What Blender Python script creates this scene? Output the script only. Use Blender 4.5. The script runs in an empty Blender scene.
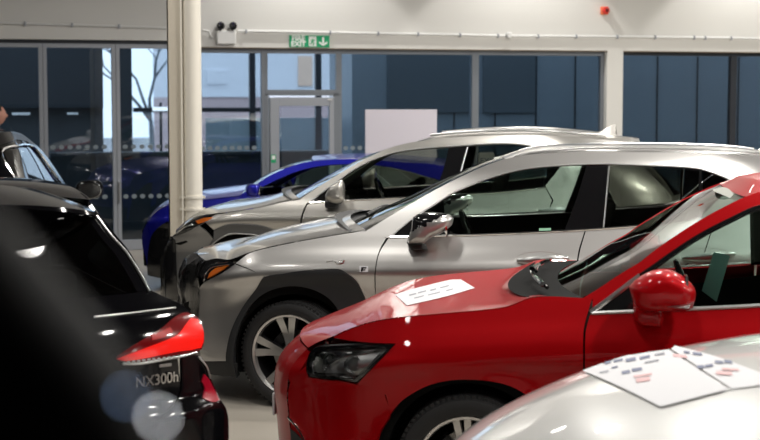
import bpy, bmesh, math, random
from mathutils import Vector, Matrix
from mathutils.bvhtree import BVHTree
from mathutils.geometry import tessellate_polygon
random.seed(7)
SC = bpy.context.scene
COL = SC.collection
PI = math.pi
rad = math.radians
# ------------------------------------------------------------------ camera
F = 1500.0; CAMH = 1.95; PIT = math.atan(120.0 / F)
cd = bpy.data.cameras.new('camera'); cam = bpy.data.objects.new('camera', cd); COL.objects.link(cam)
cam.location = (0, 0, CAMH); cam.rotation_euler = (PI / 2 - PIT, 0, 0)
cd.sensor_width = 36.0; cd.lens = F / 760.0 * 36.0; cd.clip_start = 0.05; cd.clip_end = 300
cd.dof.use_dof = True; cd.dof.focus_distance = 8.8; cd.dof.aperture_fstop = cd.lens / 20.0
SC.camera = cam
# ------------------------------------------------------------------ exposure, sky, lights
SC.view_settings.view_transform = 'Standard'; SC.view_settings.look = 'None'
SC.view_settings.exposure = 0.12; SC.view_settings.gamma = 1.0
wd = bpy.data.worlds.new('sky'); SC.world = wd; wd.use_nodes = True
bg = wd.node_tree.nodes['Background']; bg.inputs[0].default_value = (0.78, 0.85, 0.96, 1); bg.inputs[1].default_value = 3.0
LIGHTS = dict(high=86.0, wash=75.0)
LCOL = (1.0, 0.965, 0.90)

def ray(px, py):
    x = (px - 380) / F; y = -(py - 220) / F
    return Vector((x, math.cos(PIT) + y * math.sin(PIT), -math.sin(PIT) + y * math.cos(PIT)))
def on_z(px, py, z):
    d = ray(px, py); t = (z - CAMH) / d.z
    return Vector((0, 0, CAMH)) + d * t
def on_depth(px, py, Y):
    d = ray(px, py); return Vector((0, 0, CAMH)) + d * (Y / d.y)
# ------------------------------------------------------------------ materials
MATS = {}
def mat(name, col, rough=0.5, metal=0.0, coat=0.0, spec=None, emit=None, noise=None, bump=None, trans=0.0, ior=1.45, coat_rough=0.03):
    if name in MATS: return MATS[name]
    m = bpy.data.materials.new(name); m.use_nodes = True; nt = m.node_tree
    b = nt.nodes['Principled BSDF']
    b.inputs['Base Color'].default_value = (*col, 1); b.inputs['Roughness'].default_value = rough
    b.inputs['Metallic'].default_value = metal; b.inputs['Coat Weight'].default_value = coat
    b.inputs['Coat Roughness'].default_value = coat_rough
    b.inputs['Transmission Weight'].default_value = trans; b.inputs['IOR'].default_value = ior
    if spec is not None: b.inputs['Specular IOR Level'].default_value = spec
    if emit: b.inputs['Emission Color'].default_value = (*emit[0], 1); b.inputs['Emission Strength'].default_value = emit[1]
    tc = None
    if noise or bump:
        tc = nt.nodes.new('ShaderNodeTexCoord')
    if noise:       # (scale, other colour, detail)
        n = nt.nodes.new('ShaderNodeTexNoise'); n.inputs['Scale'].default_value = noise[0]; n.inputs['Detail'].default_value = noise[2]
        r = nt.nodes.new('ShaderNodeValToRGB'); r.color_ramp.elements[0].position = .35; r.color_ramp.elements[1].position = .65
        r.color_ramp.elements[0].color = (*col, 1); r.color_ramp.elements[1].color = (*noise[1], 1)
        nt.links.new(tc.outputs['Object'], n.inputs['Vector']); nt.links.new(n.outputs['Fac'], r.inputs['Fac']); nt.links.new(r.outputs['Color'], b.inputs['Base Color'])
    if bump:        # (scale, strength)
        n2 = nt.nodes.new('ShaderNodeTexNoise'); n2.inputs['Scale'].default_value = bump[0]; n2.inputs['Detail'].default_value = 4
        bp = nt.nodes.new('ShaderNodeBump'); bp.inputs['Strength'].default_value = bump[1]; bp.inputs['Distance'].default_value = .01
        nt.links.new(tc.outputs['Object'], n2.inputs['Vector']); nt.links.new(n2.outputs['Fac'], bp.inputs['Height']); nt.links.new(bp.outputs['Normal'], b.inputs['Normal'])
    MATS[name] = m; return m
def glass_mat(name, tint, ior=1.45, rough=0.0, refl=1.0):
    if name in MATS: return MATS[name]
    m = bpy.data.materials.new(name); m.use_nodes = True; nt = m.node_tree; nt.nodes.clear()
    o = nt.nodes.new('ShaderNodeOutputMaterial'); t = nt.nodes.new('ShaderNodeBsdfTransparent'); g = nt.nodes.new('ShaderNodeBsdfGlossy')
    t.inputs[0].default_value = (*tint, 1); g.inputs['Roughness'].default_value = rough; g.inputs[0].default_value = (refl, refl, refl, 1)
    fr = nt.nodes.new('ShaderNodeFresnel'); fr.inputs[0].default_value = ior; mx = nt.nodes.new('ShaderNodeMixShader')
    nt.links.new(fr.outputs[0], mx.inputs[0]); nt.links.new(t.outputs[0], mx.inputs[1]); nt.links.new(g.outputs[0], mx.inputs[2]); nt.links.new(mx.outputs[0], o.inputs[0])
    MATS[name] = m; return m
M = {}
M['silver'] = mat('silver_paint', (.52, .51, .50), .31, .85, .8)
M['silver2'] = mat('silver_paint_warm', (.48, .465, .44), .31, .85, .8)
M['red'] = mat('red_paint', (.36, .0005, .003), .42, .25, .45, spec=.08)
M['blue'] = mat('blue_paint', (.008, .010, .34), .3, .5, .7)
M['black'] = mat('black_paint', (.003, .003, .004), .07, .0, 0, spec=.45)
M['matt'] = mat('matt_black_wrap', (.003, .003, .004), .6, 0, 0, spec=.08)
M['white'] = mat('pearl_paint', (.72, .72, .71), .32, .15, 1.0)
M['plastic'] = mat('black_plastic', (.016, .017, .019), .5, bump=(160, .15))
M['gloss'] = mat('gloss_black', (.006, .006, .007), .12, 0, .6)
M['liner'] = mat('liner_black', (.004, .004, .004), .9, spec=.15)
M['rubber'] = mat('tyre_rubber', (.016, .016, .017), .62, bump=(220, .2))
M['chrome'] = mat('chrome', (.8, .8, .8), .12, 1.0)
M['satin'] = mat('satin_metal', (.50, .50, .50), .3, 1.0)
M['alloy'] = mat('alloy_silver', (.62, .61, .60), .3, .9)
M['dalloy'] = mat('alloy_dark', (.025, .025, .028), .35, .5)
M['disc'] = mat('brake_steel', (.35, .34, .33), .35, 1.0)
M['amber'] = mat('amber_lens', (.95, .22, .01), .25, 0, .8)
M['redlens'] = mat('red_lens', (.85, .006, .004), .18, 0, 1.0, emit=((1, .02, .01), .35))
M['dredlens'] = mat('dark_red_lens', (.16, .002, .003), .15, 0, 1.0)
M['clear'] = glass_mat('clear_lens', (.95, .96, .97), 1.3)
M['glass'] = glass_mat('window_glass', (.60, .70, .65), 1.5)
M['wglass'] = glass_mat('windscreen_glass', (.52, .64, .58), 1.5)
M['tint'] = glass_mat('privacy_glass', (.46, .49, .45), 1.5)
M['stint'] = glass_mat('smoked_glass', (.30, .32, .29), 1.5)
M['dtint'] = glass_mat('dark_privacy_glass', (.05, .05, .055), 1.5)
M['film'] = glass_mat('film_wrap', (.80, .81, .82), 1.6, .18)
M['inner'] = mat('cabin_black', (.018, .018, .018), .65)
M['cream'] = mat('cream_leather', (.55, .53, .47), .5)
M['dseat'] = mat('dark_leather', (.03, .029, .028), .5)
M['lining'] = mat('roof_lining', (.30, .31, .28), .8)
M['paper'] = mat('paper_white', (.70, .70, .73), .6)
M['ink'] = mat('ink_blue', (.16, .18, .28), .6)
M['rink'] = mat('ink_red', (.65, .06, .08), .6)

# ------------------------------------------------------------------ mesh helpers
def link(name, me, m=None, parent=None):
    o = bpy.data.objects.new(name, me); COL.objects.link(o)
    if m is not None:
        for k in (m if isinstance(m, (list, tuple)) else [m]): me.materials.append(k)
    if parent is not None: o.parent = parent
    return o
def frombm(name, bm, m=None, parent=None, smooth=False, angle=None):
    me = bpy.data.meshes.new(name); bmesh.ops.recalc_face_normals(bm, faces=bm.faces[:]) if angle != 'keep' else None
    bm.to_mesh(me); bm.free()
    if smooth:
        me.polygons.foreach_set('use_smooth', [True] * len(me.polygons))
        try: me.set_sharp_from_angle(angle=rad(38))
        except Exception: pass
    return link(name, me, m, parent)
def tag(o, label, cat=None, group=None, kind=None):
    o['label'] = label
    if cat: o['category'] = cat
    if group: o['group'] = group
    if kind: o['kind'] = kind
    return o
def bbox(bm, x0, x1, y0, y1, z0, z1, bev=0.0, seg=2, M4=None):
    r = bmesh.ops.create_cube(bm, size=1.0); vs = r['verts']
    for v in vs: v.co = Vector((x0 + (v.co.x + .5) * (x1 - x0), y0 + (v.co.y + .5) * (y1 - y0), z0 + (v.co.z + .5) * (z1 - z0)))
    if bev > 0:
        es = list({e for v in vs for e in v.link_edges})
        r2 = bmesh.ops.bevel(bm, geom=es, offset=bev, segments=seg, affect='EDGES', profile=.5)
        vs = list({v for f in r2['faces'] for v in f.verts} | {v for v in vs if v.is_valid})
    if M4 is not None:
        for v in vs: v.co = M4 @ v.co
    return vs
def tube(bm, pts, r, sides=8, cap=True):
    rings = []
    n = len(pts); pts = [Vector(p) for p in pts]
    up = None
    for i, p in enumerate(pts):
        t = (pts[min(i + 1, n - 1)] - pts[max(i - 1, 0)]).normalized()
        if up is None: up = Vector((0, 0, 1)) if abs(t.z) < .9 else Vector((1, 0, 0))
        a = t.cross(up).normalized(); b = a.cross(t).normalized(); up = b
        rr = r[min(len(r) - 1, i)] if isinstance(r, list) else r
        ra, rb = rr if isinstance(rr, tuple) else (rr, rr)
        rings.append([bm.verts.new(p + a * math.cos(2 * PI * k / sides) * ra + b * math.sin(2 * PI * k / sides) * rb) for k in range(sides)])
    for i in range(n - 1):
        for k in range(sides): bm.faces.new((rings[i][k], rings[i][(k + 1) % sides], rings[i + 1][(k + 1) % sides], rings[i + 1][k]))
    if cap: bm.faces.new(rings[0]); bm.faces.new(rings[-1])
def lathe(bm, prof, axis='y', n=48, a0=0, a1=2 * PI, c=(0, 0, 0)):
    full = abs(a1 - a0 - 2 * PI) < 1e-6; m = n if full else n + 1; rings = []
    for k in range(m):
        a = a0 + (a1 - a0) * k / n; ring = []
        for (r, h) in prof:
            if axis == 'y': p = (r * math.cos(a), h, r * math.sin(a))
            else: p = (r * math.cos(a), r * math.sin(a), h)
            ring.append(bm.verts.new((p[0] + c[0], p[1] + c[1], p[2] + c[2])))
        rings.append(ring)
    for k in range(n):
        A = rings[k]; B = rings[(k + 1) % m]
        for i in range(len(prof) - 1):
            try: bm.faces.new((A[i], A[i + 1], B[i + 1], B[i]))
            except Exception: pass
def spline(pts):
    """monotone-ish cubic through (x, y) pairs"""
    xs = [p[0] for p in pts]; ys = [p[1] for p in pts]; n = len(xs)
    d = [(ys[i + 1] - ys[i]) / (xs[i + 1] - xs[i]) for i in range(n - 1)]
    m = [d[0]] + [(0 if d[i - 1] * d[i] <= 0 else 2 * d[i - 1] * d[i] / (d[i - 1] + d[i])) for i in range(1, n - 1)] + [d[-1]]
    def f(x):
        if x <= xs[0]: return ys[0] + m[0] * (x - xs[0])
        if x >= xs[-1]: return ys[-1] + m[-1] * (x - xs[-1])
        i = 0
        while x > xs[i + 1]: i += 1
        h = xs[i + 1] - xs[i]; t = (x - xs[i]) / h
        return (2*t**3 - 3*t*t + 1) * ys[i] + (t**3 - 2*t*t + t) * h * m[i] + (-2*t**3 + 3*t*t) * ys[i + 1] + (t**3 - t*t) * h * m[i + 1]
    return f
def smooth(pts, closed=True, corner=38, sub=4):
    """Catmull-Rom through the points, sharp where the line turns by more than corner degrees"""
    n = len(pts); P = [Vector(p) for p in pts]; out = []
    def is_corner(i):
        if not closed and (i == 0 or i == n - 1): return True
        a = P[i] - P[i - 1]; b = P[(i + 1) % n] - P[i]
        if a.length < 1e-9 or b.length < 1e-9: return True
        return a.angle(b) > rad(corner)
    cn = [is_corner(i) for i in range(n)]
    for i in range(n if closed else n - 1):
        p1 = P[i]; p2 = P[(i + 1) % n]
        p0 = p1 * 2 - p2 if cn[i] else P[i - 1]
        p3 = p2 * 2 - p1 if cn[(i + 1) % n] else P[(i + 2) % n]
        L = (p2 - p1).length
        k1 = L / max((p1 - p0).length, 1e-9); k3 = L / max((p3 - p2).length, 1e-9)
        p0 = p1 + (p0 - p1) * min(1, k1); p3 = p2 + (p3 - p2) * min(1, k3)
        if cn[i] and cn[(i + 1) % n]: out.append(p1.copy()); continue
        for s in range(sub):
            t = s / sub
            out.append(.5 * ((2 * p1) + (p2 - p0) * t + (2 * p0 - 5 * p1 + 4 * p2 - p3) * t * t + (3 * p1 - p0 - 3 * p2 + p3) * t ** 3))
    if not closed: out.append(P[-1].copy())
    return out
def tess2d(poly, holes, cell):
    loops = [[Vector((p[0], p[1], 0)) for p in poly]] + [[Vector((p[0], p[1], 0)) for p in h] for h in holes]
    flat = [v for l in loops for v in l]
    tris = tessellate_polygon(loops)
    bm = bmesh.new(); vs = [bm.verts.new(v) for v in flat]
    for t in tris:
        try: bm.faces.new([vs[i] for i in t])
        except Exception: pass
    bmesh.ops.remove_doubles(bm, verts=bm.verts[:], dist=1e-5)
    for ax in (0, 1):
        lo = min(v[ax] for v in flat); hi = max(v[ax] for v in flat)
        k = math.ceil(lo / cell[ax]); nor = Vector((1, 0, 0)) if ax == 0 else Vector((0, 1, 0))
        while k * cell[ax] < hi:
            co = nor * (k * cell[ax])
            bmesh.ops.bisect_plane(bm, geom=bm.verts[:] + bm.edges[:] + bm.faces[:], dist=1e-6, plane_co=co, plane_no=nor)
            k += 1
    return bm
def surf_mesh(name, bm, pos, nrm, thick, m, parent):
    """bm holds a flat tessellation in parameter space; give it its place, analytic normals and a turned-in rim"""
    bm.verts.ensure_lookup_table(); bm.verts.index_update()
    pts = [(v.co.x, v.co.y) for v in bm.verts]
    P = [Vector(pos(a, b)) for a, b in pts]; N = [Vector(nrm(a, b)).normalized() for a, b in pts]
    faces = [[v.index for v in f.verts] for f in bm.faces]
    outf = []
    for f in faces:
        n = Vector((0, 0, 0))
        for i in range(len(f)): n += P[f[i]].cross(P[f[(i + 1) % len(f)]])
        nn = N[f[0]]
        outf.append(f if n.dot(nn) > 0 else f[::-1])
    V = list(P); NN = list(N)
    if thick:
        be = {}
        for f in outf:
            for i in range(len(f)): be[(f[i], f[(i + 1) % len(f)])] = 1
        bnd = [e for e in be if (e[1], e[0]) not in be]
        acc = {}
        for a, b in bnd:
            o = (P[b] - P[a]).cross(N[a])
            for k in (a, b): acc[k] = acc.get(k, Vector((0, 0, 0))) + o
        m1 = {}; m2 = {}
        for k, o in acc.items():
            o = o.normalized() if o.length > 1e-9 else N[k]
            m1[k] = len(V); V.append(P[k].copy()); NN.append(o)
            m2[k] = len(V); V.append(P[k] - N[k] * thick); NN.append(o)
        for a, b in bnd: outf.append([b, a, m1[a], m1[b]] if False else [m1[b], m1[a], m2[a], m2[b]])
    me = bpy.data.meshes.new(name); me.from_pydata([tuple(v) for v in V], [], outf); me.update()
    me.polygons.foreach_set('use_smooth', [True] * len(me.polygons))
    me.normals_split_custom_set_from_vertices([tuple(n) for n in NN])
    bm.free()
    return link(name, me, m, parent)

# ------------------------------------------------------------------ cars
PROF = spline([(-.80, .14), (-.68, .09), (-.55, .055), (-.42, .056), (-.24, .064), (-.09, .036), (0, 0), (.05, .011), (.10, .032), (.16, .062), (.24, .098), (.42, .180), (.60, .275), (.72, .37)])
class Car:
    def __init__(s, name, label, cat, yaw, side=-1, W=.92, pin=None, loc=None, zs=None, nose=None, tail=None, wb=2.64, R=.341,
                 paint='silver', prof=PROF, group=None, kf=.62, rf=.62, kr=.72, rr=.7, archR=.40, flare=.012, rimR=.235):
        s.side = side; s.W = W; s.yaw = yaw; s.wb = wb; s.R = R; s.paint = M[paint]; s.prof = prof; s.kf = kf; s.rf = rf; s.kr = kr; s.rr = rr
        s.archR = archR; s.flare = flare; s.rimR = rimR
        s.zs = spline(zs); s.nose = spline(nose); s.tail = spline(tail)
        s.Rm = Matrix.Rotation(yaw, 3, 'Z')
        if pin: P, q = pin; l = Vector(P) - s.Rm @ Vector(q); l.z = 0
        else: l = Vector((loc[0], loc[1], 0))
        s.loc = l
        r = bpy.data.objects.new(name, None); COL.objects.link(r); r.location = l; r.rotation_euler = (0, 0, yaw); r.empty_display_size = .2
        tag(r, label, cat, group); s.root = r
        s.M4 = Matrix.Translation(l) @ Matrix.Rotation(yaw, 4, 'Z')
    def S(s, x, z):
        d = x - s.nose(min(z, s.zs(x) + .05)); w = s.W
        if d < s.rf: w *= s.kf + (1 - s.kf) * (1 - (1 - max(d, -.05) / s.rf) ** 2.3)
        d = s.tail(z) - x
        if d < s.rr: w *= s.kr + (1 - s.kr) * (1 - (1 - max(d, -.05) / s.rr) ** 2.3)
        w -= s.prof(z - s.zs(x))
        for cx in (0, s.wb):
            q = math.hypot(x - cx, z - s.R) - s.archR - .02
            if z > .25: w += s.flare * math.exp(-(q / .05) ** 2)
        return w
    def pos(s, side, off=0):
        return lambda x, z: (x, side * (s.S(x, z) + off), z)
    def nrm(s, side):
        e = .012
        def f(x, z):
            return (-(s.S(x + e, z) - s.S(x - e, z)) / (2 * e), side, -(s.S(x, z + e) - s.S(x, z - e)) / (2 * e))
        return f
    def lray(s, px, py):
        o = s.Rm.transposed() @ (Vector((0, 0, CAMH)) - Vector((s.loc.x, s.loc.y, 0))); d = s.Rm.transposed() @ ray(px, py)
        return o, d
    def P(s, pts, off=0):
        """pixels of the photograph -> (x, z) on the visible side; tuples of three ('L', x, z) pass through"""
        out = []
        for p in pts:
            if p[0] == 'L': out.append((p[1], p[2])); continue
            o, d = s.lray(*p); c = s.side * s.W * .9; x = z = 0
            for k in range(40):
                t = (c - o.y) / d.y; x = o.x + d.x * t; z = o.z + d.z * t
                c = c * .4 + .6 * s.side * (s.S(x, z) + off)
            out.append((x, z))
        return out
    def panel(s, name, poly, m, off=0, thick=.016, holes=(), both=True, cell=.045, corner=38, sub=4, label=None, only=None):
        pl = smooth(poly, True, corner, sub) if sub > 1 else [Vector(p) for p in poly]
        hl = [smooth(h, True, corner, sub) for h in holes]
        r = []
        for sd in ((s.side, -s.side) if both else ((only or s.side),)):
            bm = tess2d(pl, hl, (cell, cell))
            o = surf_mesh(name, bm, s.pos(sd, off), s.nrm(sd), thick, m, s.root)
            if label: o['label'] = label
            r.append(o)
        return r
    def line(s, pts, side=None, off=0, sub=5, dz=0):
        side = side or s.side
        q = smooth([Vector((p[0], p[1])) for p in pts], False, 50, sub)
        return [Vector((p.x, side * (s.S(p.x, p.y) + off), p.y + dz)) for p in q]
    def trim(s, name, pts, r, m, off=.004, both=True, dz=0, sides=6, parent=None):
        for sd in ((s.side, -s.side) if both else (s.side,)):
            bm = bmesh.new(); tube(bm, s.line(pts, sd, off, dz=dz), r, sides)
            frombm(name, bm, m, parent or s.root, True)
    def bridge(s, name, edge, m, crown=0., bow=0., n=26, nz=2.4, nx=2.0, up=Vector((0, 0, 1)), inset=0, vr=(-1, 1), sub=4, thick=0, off=0):
        """surface from the near edge to the mirrored far edge"""
        q = smooth([Vector((p[0], p[1])) for p in edge], False, 60, sub); L = len(q)
        cf = crown if callable(crown) else (lambda u: crown); bf = bow if callable(bow) else (lambda u: bow)
        bm = bmesh.new(); rows = []
        for i, p in enumerate(q):
            u = i / (L - 1); y = s.S(p.x, p.y) - inset; row = []
            for k in range(n + 1):
                v = vr[0] + (vr[1] - vr[0]) * k / n; av = abs(v)
                row.append(bm.verts.new((p.x - bf(u) * (1 - av ** nx), v * y, p.y + cf(u) * (1 - av ** nz) + off)))
            rows.append(row)
        for i in range(L - 1):
            for k in range(n): bm.faces.new((rows[i][k], rows[i][k + 1], rows[i + 1][k + 1], rows[i + 1][k]))
        bm.normal_update()
        tot = sum((f.normal * f.calc_area() for f in bm.faces), Vector((0, 0, 0)))
        if tot.dot(up) < 0: bmesh.ops.reverse_faces(bm, faces=bm.faces[:])
        me = bpy.data.meshes.new(name); bm.to_mesh(me); bm.free()
        me.polygons.foreach_set('use_smooth', [True] * len(me.polygons))
        o = link(name, me, m, s.root)
        if thick:
            md = o.modifiers.new('thick', 'SOLIDIFY'); md.thickness = thick; md.offset = -1
        return o
    def bvh(s, *objs):
        V = []; Fc = []; NV = []
        for o in objs:
            b = len(V); V += [s.M4 @ v.co for v in o.data.vertices]; Fc += [[b + i for i in p.vertices] for p in o.data.polygons]
        return BVHTree.FromPolygons(V, Fc)
    def drape(s, name, tree, poly, m, off=.003, cell=4, corner=38, sub=3, parent=None, thick=0, holes=()):
        """a thin sheet cut to an outline and laid on the bodywork"""
        pl = smooth(poly, True, corner, sub) if sub > 1 else [Vector(p) for p in poly]
        bm = tess2d(pl, holes, (cell, cell))
        inv = s.M4.inverted(); cache = {}
        def h(a, b):
            k = (round(a, 4), round(b, 4))
            if k in cache: return cache[k]
            d = ray(a, b).normalized(); o = Vector((0, 0, CAMH))
            for j, (da, db) in enumerate([(0, 0)] + [(r * math.cos(t), r * math.sin(t)) for r in (1, 2, 4, 7, 11) for t in (0, .8, 1.6, 2.4, 3.2, 4, 4.8, 5.6)]):
                dd = ray(a + da, b + db).normalized(); hit = tree.ray_cast(o, dd)
                if hit[0] is not None:
                    if j: hp = o + d * ((hit[0] - o).length)
                    else: hp = hit[0]
                    n = hit[1]
                    if n.dot(d) > 0: n = -n
                    cache[k] = (inv @ hp, inv.to_3x3() @ n); return cache[k]
            cache[k] = (inv @ (o + d * 5), Vector((0, 0, 1))); return cache[k]
        return surf_mesh(name, bm, lambda a, b: h(a, b)[0] + h(a, b)[1] * off, lambda a, b: h(a, b)[1], thick, m, parent or s.root)
    # ---- shared hidden structure
    def chassis(s, belt, x0=None, x1=None, rim='machined', steer=0, only_front=False):
        nz = s.nose(.5); tl = s.tail(.5)
        x0 = nz + .10; x1 = tl - .12
        def arc(cx): return [(cx + s.archR * math.cos(a), s.R + s.archR * math.sin(a)) for a in [PI - k * PI / 14 for k in range(15)]]
        bot = .24
        poly = [(x0, bot)] + [(-s.archR, bot)] + arc(0) + [(s.archR, bot), (s.wb - s.archR, bot)] + arc(s.wb) + [(s.wb + s.archR, bot), (x1, bot), (x1, .8)] + belt[::-1] + [(x0, .62)]
        s.panel('body_shell', poly, M['liner'], off=-.034, thick=0, sub=1, cell=.12)
        bm = bmesh.new()
        bbox(bm, x0 + .15, x1 - .12, -.60, .60, .17, .30, .02)
        bbox(bm, .55, s.wb - .5, -s.W + .13, s.W - .13, .17, .30, .02)
        for cx in (0, s.wb):
            bbox(bm, cx - .04, cx + .04, -s.W + .3, s.W - .3, s.R - .04, s.R + .04)
        frombm('underbody', bm, M['liner'], s.root)
        for cx in (0, s.wb):
            for sd in (-1, 1):
                bm = bmesh.new(); yo = s.W - .09; yi = s.W - .36; r = s.archR - .004
                lathe(bm, [(r, sd * yo), (r, sd * yi), (.02, sd * yi)], 'y', 20, -.35, PI + .35, (cx, 0, s.R))
                frombm('wheel_arch_liner', bm, M['liner'], s.root)
        for cx in (0, s.wb):
            for sd in (-1, 1):
                wheel(s, cx, sd, rim, steer if cx == 0 else 0)
    def mirror(s, shape, m, side=None): pass

def wheel(s, cx, sd, style, steer):
    R = s.R; rr = s.rimR; wd = .112
    bm = bmesh.new()
    # spokes and barrel, outer face toward -y
    prof = [(rr - .001, -.098), (rr + .006, -.104), (rr + .004, -.090), (rr - .012, -.075), (rr - .022, .02), (rr - .02, .095)]
    lathe(bm, [(rr - .020, -.080), (rr - .012, -.100), (rr, -.106), (rr + .008, -.100)], 'y', 64)
    nb = len(bm.faces)
    lathe(bm, [(rr - .020, -.080), (rr - .024, -.02), (rr - .022, .10)], 'y', 64)
    for f in bm.faces: f.material_index = 0
    bm.faces.ensure_lookup_table()
    for f in bm.faces[nb:]: f.material_index = 1
    def spoke(a, w0, w1, tw=0, y0=-.092, y1=-.055, r0=.045, r1=None):
        r1 = r1 or rr - .012; N = 6; L = []; 
        for i in range(N + 1):
            t = i / N; r = r0 + (r1 - r0) * t; w = w0 + (w1 - w0) * t; aa = a + tw * t
            dish = .022 * math.sin(PI * min(1, t * 1.1)) * -1 * -.6
            c = Vector((math.cos(aa), 0, math.sin(aa))); q = Vector((-math.sin(aa), 0, math.cos(aa)))
            L.append([bm.verts.new(c * r + q * (-w / 2) + Vector((0, y0 + dish, 0))), bm.verts.new(c * r + q * (w / 2) + Vector((0, y0 + dish, 0))),
                      bm.verts.new(c * r + q * (w / 2 + .006) + Vector((0, y1, 0))), bm.verts.new(c * r + q * (-w / 2 - .006) + Vector((0, y1, 0)))])
        for i in range(N):
            for k in range(4):
                f = bm.faces.new((L[i][k], L[i][(k + 1) % 4], L[i + 1][(k + 1) % 4], L[i + 1][k])); f.material_index = 0 if k == 0 else 1
    for k in range(5):
        a = 2 * PI * k / 5 + PI / 2 + .12
        if style == 'machined':
            spoke(a - .11, .030, .050, -.08); spoke(a + .11, .030, .050, .08); spoke(a, .06, .012, 0, -.078, -.05, .045, .12)
        elif style == 'double':
            spoke(a - .17, .026, .030, .05); spoke(a + .17, .026, .030, -.05)
        else:
            spoke(a, .075, .045)
    lathe(bm, [(.001, -.086), (.028, -.088), (.034, -.082), (.060, -.080), (.066, -.072), (.066, -.03), (.0, -.03)], 'y', 32)
    for k in range(5):
        a = 2 * PI * k / 5; lathe(bm, [(.0, -.0835), (.008, -.0835), (.009, -.079)], 'y', 8, c=(.048 * math.cos(a), 0, .048 * math.sin(a)))
    face = M['alloy']; back = M['dalloy'] if style == 'machined' else M['alloy']
    me = bpy.data.meshes.new('wheel'); bmesh.ops.recalc_face_normals(bm, faces=bm.faces[:]); bm.to_mesh(me); bm.free()
    me.polygons.foreach_set('use_smooth', [True] * len(me.polygons)); me.set_sharp_from_angle(angle=rad(30))
    w = link('wheel', me, [face, back], s.root)
    w.location = (cx, sd * (s.W - .125), R); w.rotation_euler = (0, 0, (0 if sd < 0 else PI) + steer)
    bm = bmesh.new(); sw = R - rr
    pr = [(rr + .004, -.100), (rr + .008, -.112), (rr + sw * .35, -.121), (rr + sw * .6, -.120), (rr + sw * .8, -.112), (R - .012, -.098), (R - .003, -.082),
          (R, -.062), (R - .008, -.060), (R - .008, -.052), (R, -.050), (R, -.024), (R - .008, -.022), (R - .008, -.012), (R, -.010), (R, .022), (R - .008, .024), (R - .008, .034),
          (R, .036), (R, .07), (R - .012, .1), (rr + sw * .5, .118), (rr + .004, .10)]
    lathe(bm, pr, 'y', 64)
    for k in range(72):      # shoulder sipes
        a = 2 * PI * k / 72
        c = Vector((math.cos(a), 0, math.sin(a))); Mx = Matrix.Rotation(-a, 4, 'Y')
        bbox(bm, R - .016, R + .001, -.099, -.066, -.009, .007, 0, 1, Mx)
    frombm('tyre', bm, M['rubber'], w, True)
    bm = bmesh.new(); lathe(bm, [(.06, -.015), (.150, -.015), (.150, .005), (.06, .005)], 'y', 40); frombm('brake_disc', bm, M['disc'], w, True)
    bm = bmesh.new(); lathe(bm, [(.095, -.035), (.155, -.035), (.162, -.02), (.162, .02), (.095, .02), (.095, -.035)], 'y', 10, 2.2, 3.3); frombm('brake_caliper', bm, M['dalloy'], w)

def seat(s, x, y, m, h=1.18, bench=False, head=True, w=.24):
    bm = bmesh.new()
    hw = .62 if bench else w
    bbox(bm, x - .28, x + .22, y - hw, y + hw, .40, .58, .05, 3)
    T = Matrix.Translation((x + .20, 0, .52)) @ Matrix.Rotation(rad(16), 4, 'Y') @ Matrix.Translation((-x - .20, 0, -.52))
    bbox(bm, x + .14, x + .28, y - hw + .01, y + hw - .01, .48, h - .10, .05, 3, T)
    if not bench:
        for k in (-1, 1): bbox(bm, x + .10, x + .24, y + k * (hw - .04) - .035, y + k * (hw - .04) + .035, .52, h - .25, .03, 3, T)
    o = frombm('rear_bench' if bench else 'front_seat', bm, m, s.root, True)
    if head:
        for yy in ((-.35, .35) if bench else (y,)):
            bm = bmesh.new(); bbox(bm, x + .155, x + .255, yy - .13, yy + .13, h - .06, h + .13, .045, 3, T)
            for k in (-.05, .05): bbox(bm, x + .20, x + .212, yy + k - .006, yy + k + .006, h - .13, h - .04, 0, 1, T)
            frombm('headrest', bm, m, o, True)
    return o
def cabin(s, dash_x, seat_x, rear_x, belt_z, m, wheel_y=.36, h=1.18, low=0.):
    bm = bmesh.new()
    bbox(bm, dash_x - .30, dash_x + .08, -s.W + .20, s.W - .20, .55, belt_z - .055, .05, 3)
    bbox(bm, dash_x - .02, dash_x + .10, wheel_y - .2, wheel_y + .2, belt_z - .12, belt_z - .005, .04, 3)
    frombm('dashboard', bm, M['inner'], s.root, True)
    bm = bmesh.new(); bbox(bm, dash_x, rear_x - .2, -.12, .12, .32, .62, .03); frombm('centre_console', bm, M['inner'], s.root, True)
    bm = bmesh.new()
    T = Matrix.Translation((dash_x + .26, wheel_y, belt_z + .02)) @ Matrix.Rotation(rad(68), 4, 'Y')
    ring = [T @ Vector((.185 * math.cos(a), .185 * math.sin(a), 0)) for a in [2 * PI * k / 28 for k in range(29)]]
    tube(bm, ring, .014, 8, False)
    for a in (0, PI, -PI / 2):
        tube(bm, [T @ Vector((.04 * math.cos(a), .04 * math.sin(a), -.01)), T @ Vector((.18 * math.cos(a), .18 * math.sin(a), 0))], .014, 6)
    bbox(bm, -.055, .055, -.07, .07, -.03, .01, .012, 2, T)
    tube(bm, [T @ Vector((0, 0, -.02)), T @ Vector((0, 0, -.3))], .03, 8)
    frombm('steering_wheel', bm, M['gloss'], s.root, True)
    seat(s, seat_x, -.37, m, h); seat(s, seat_x, .37, m, h)
    seat(s, rear_x, 0, m, h - .03, True)

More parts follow.
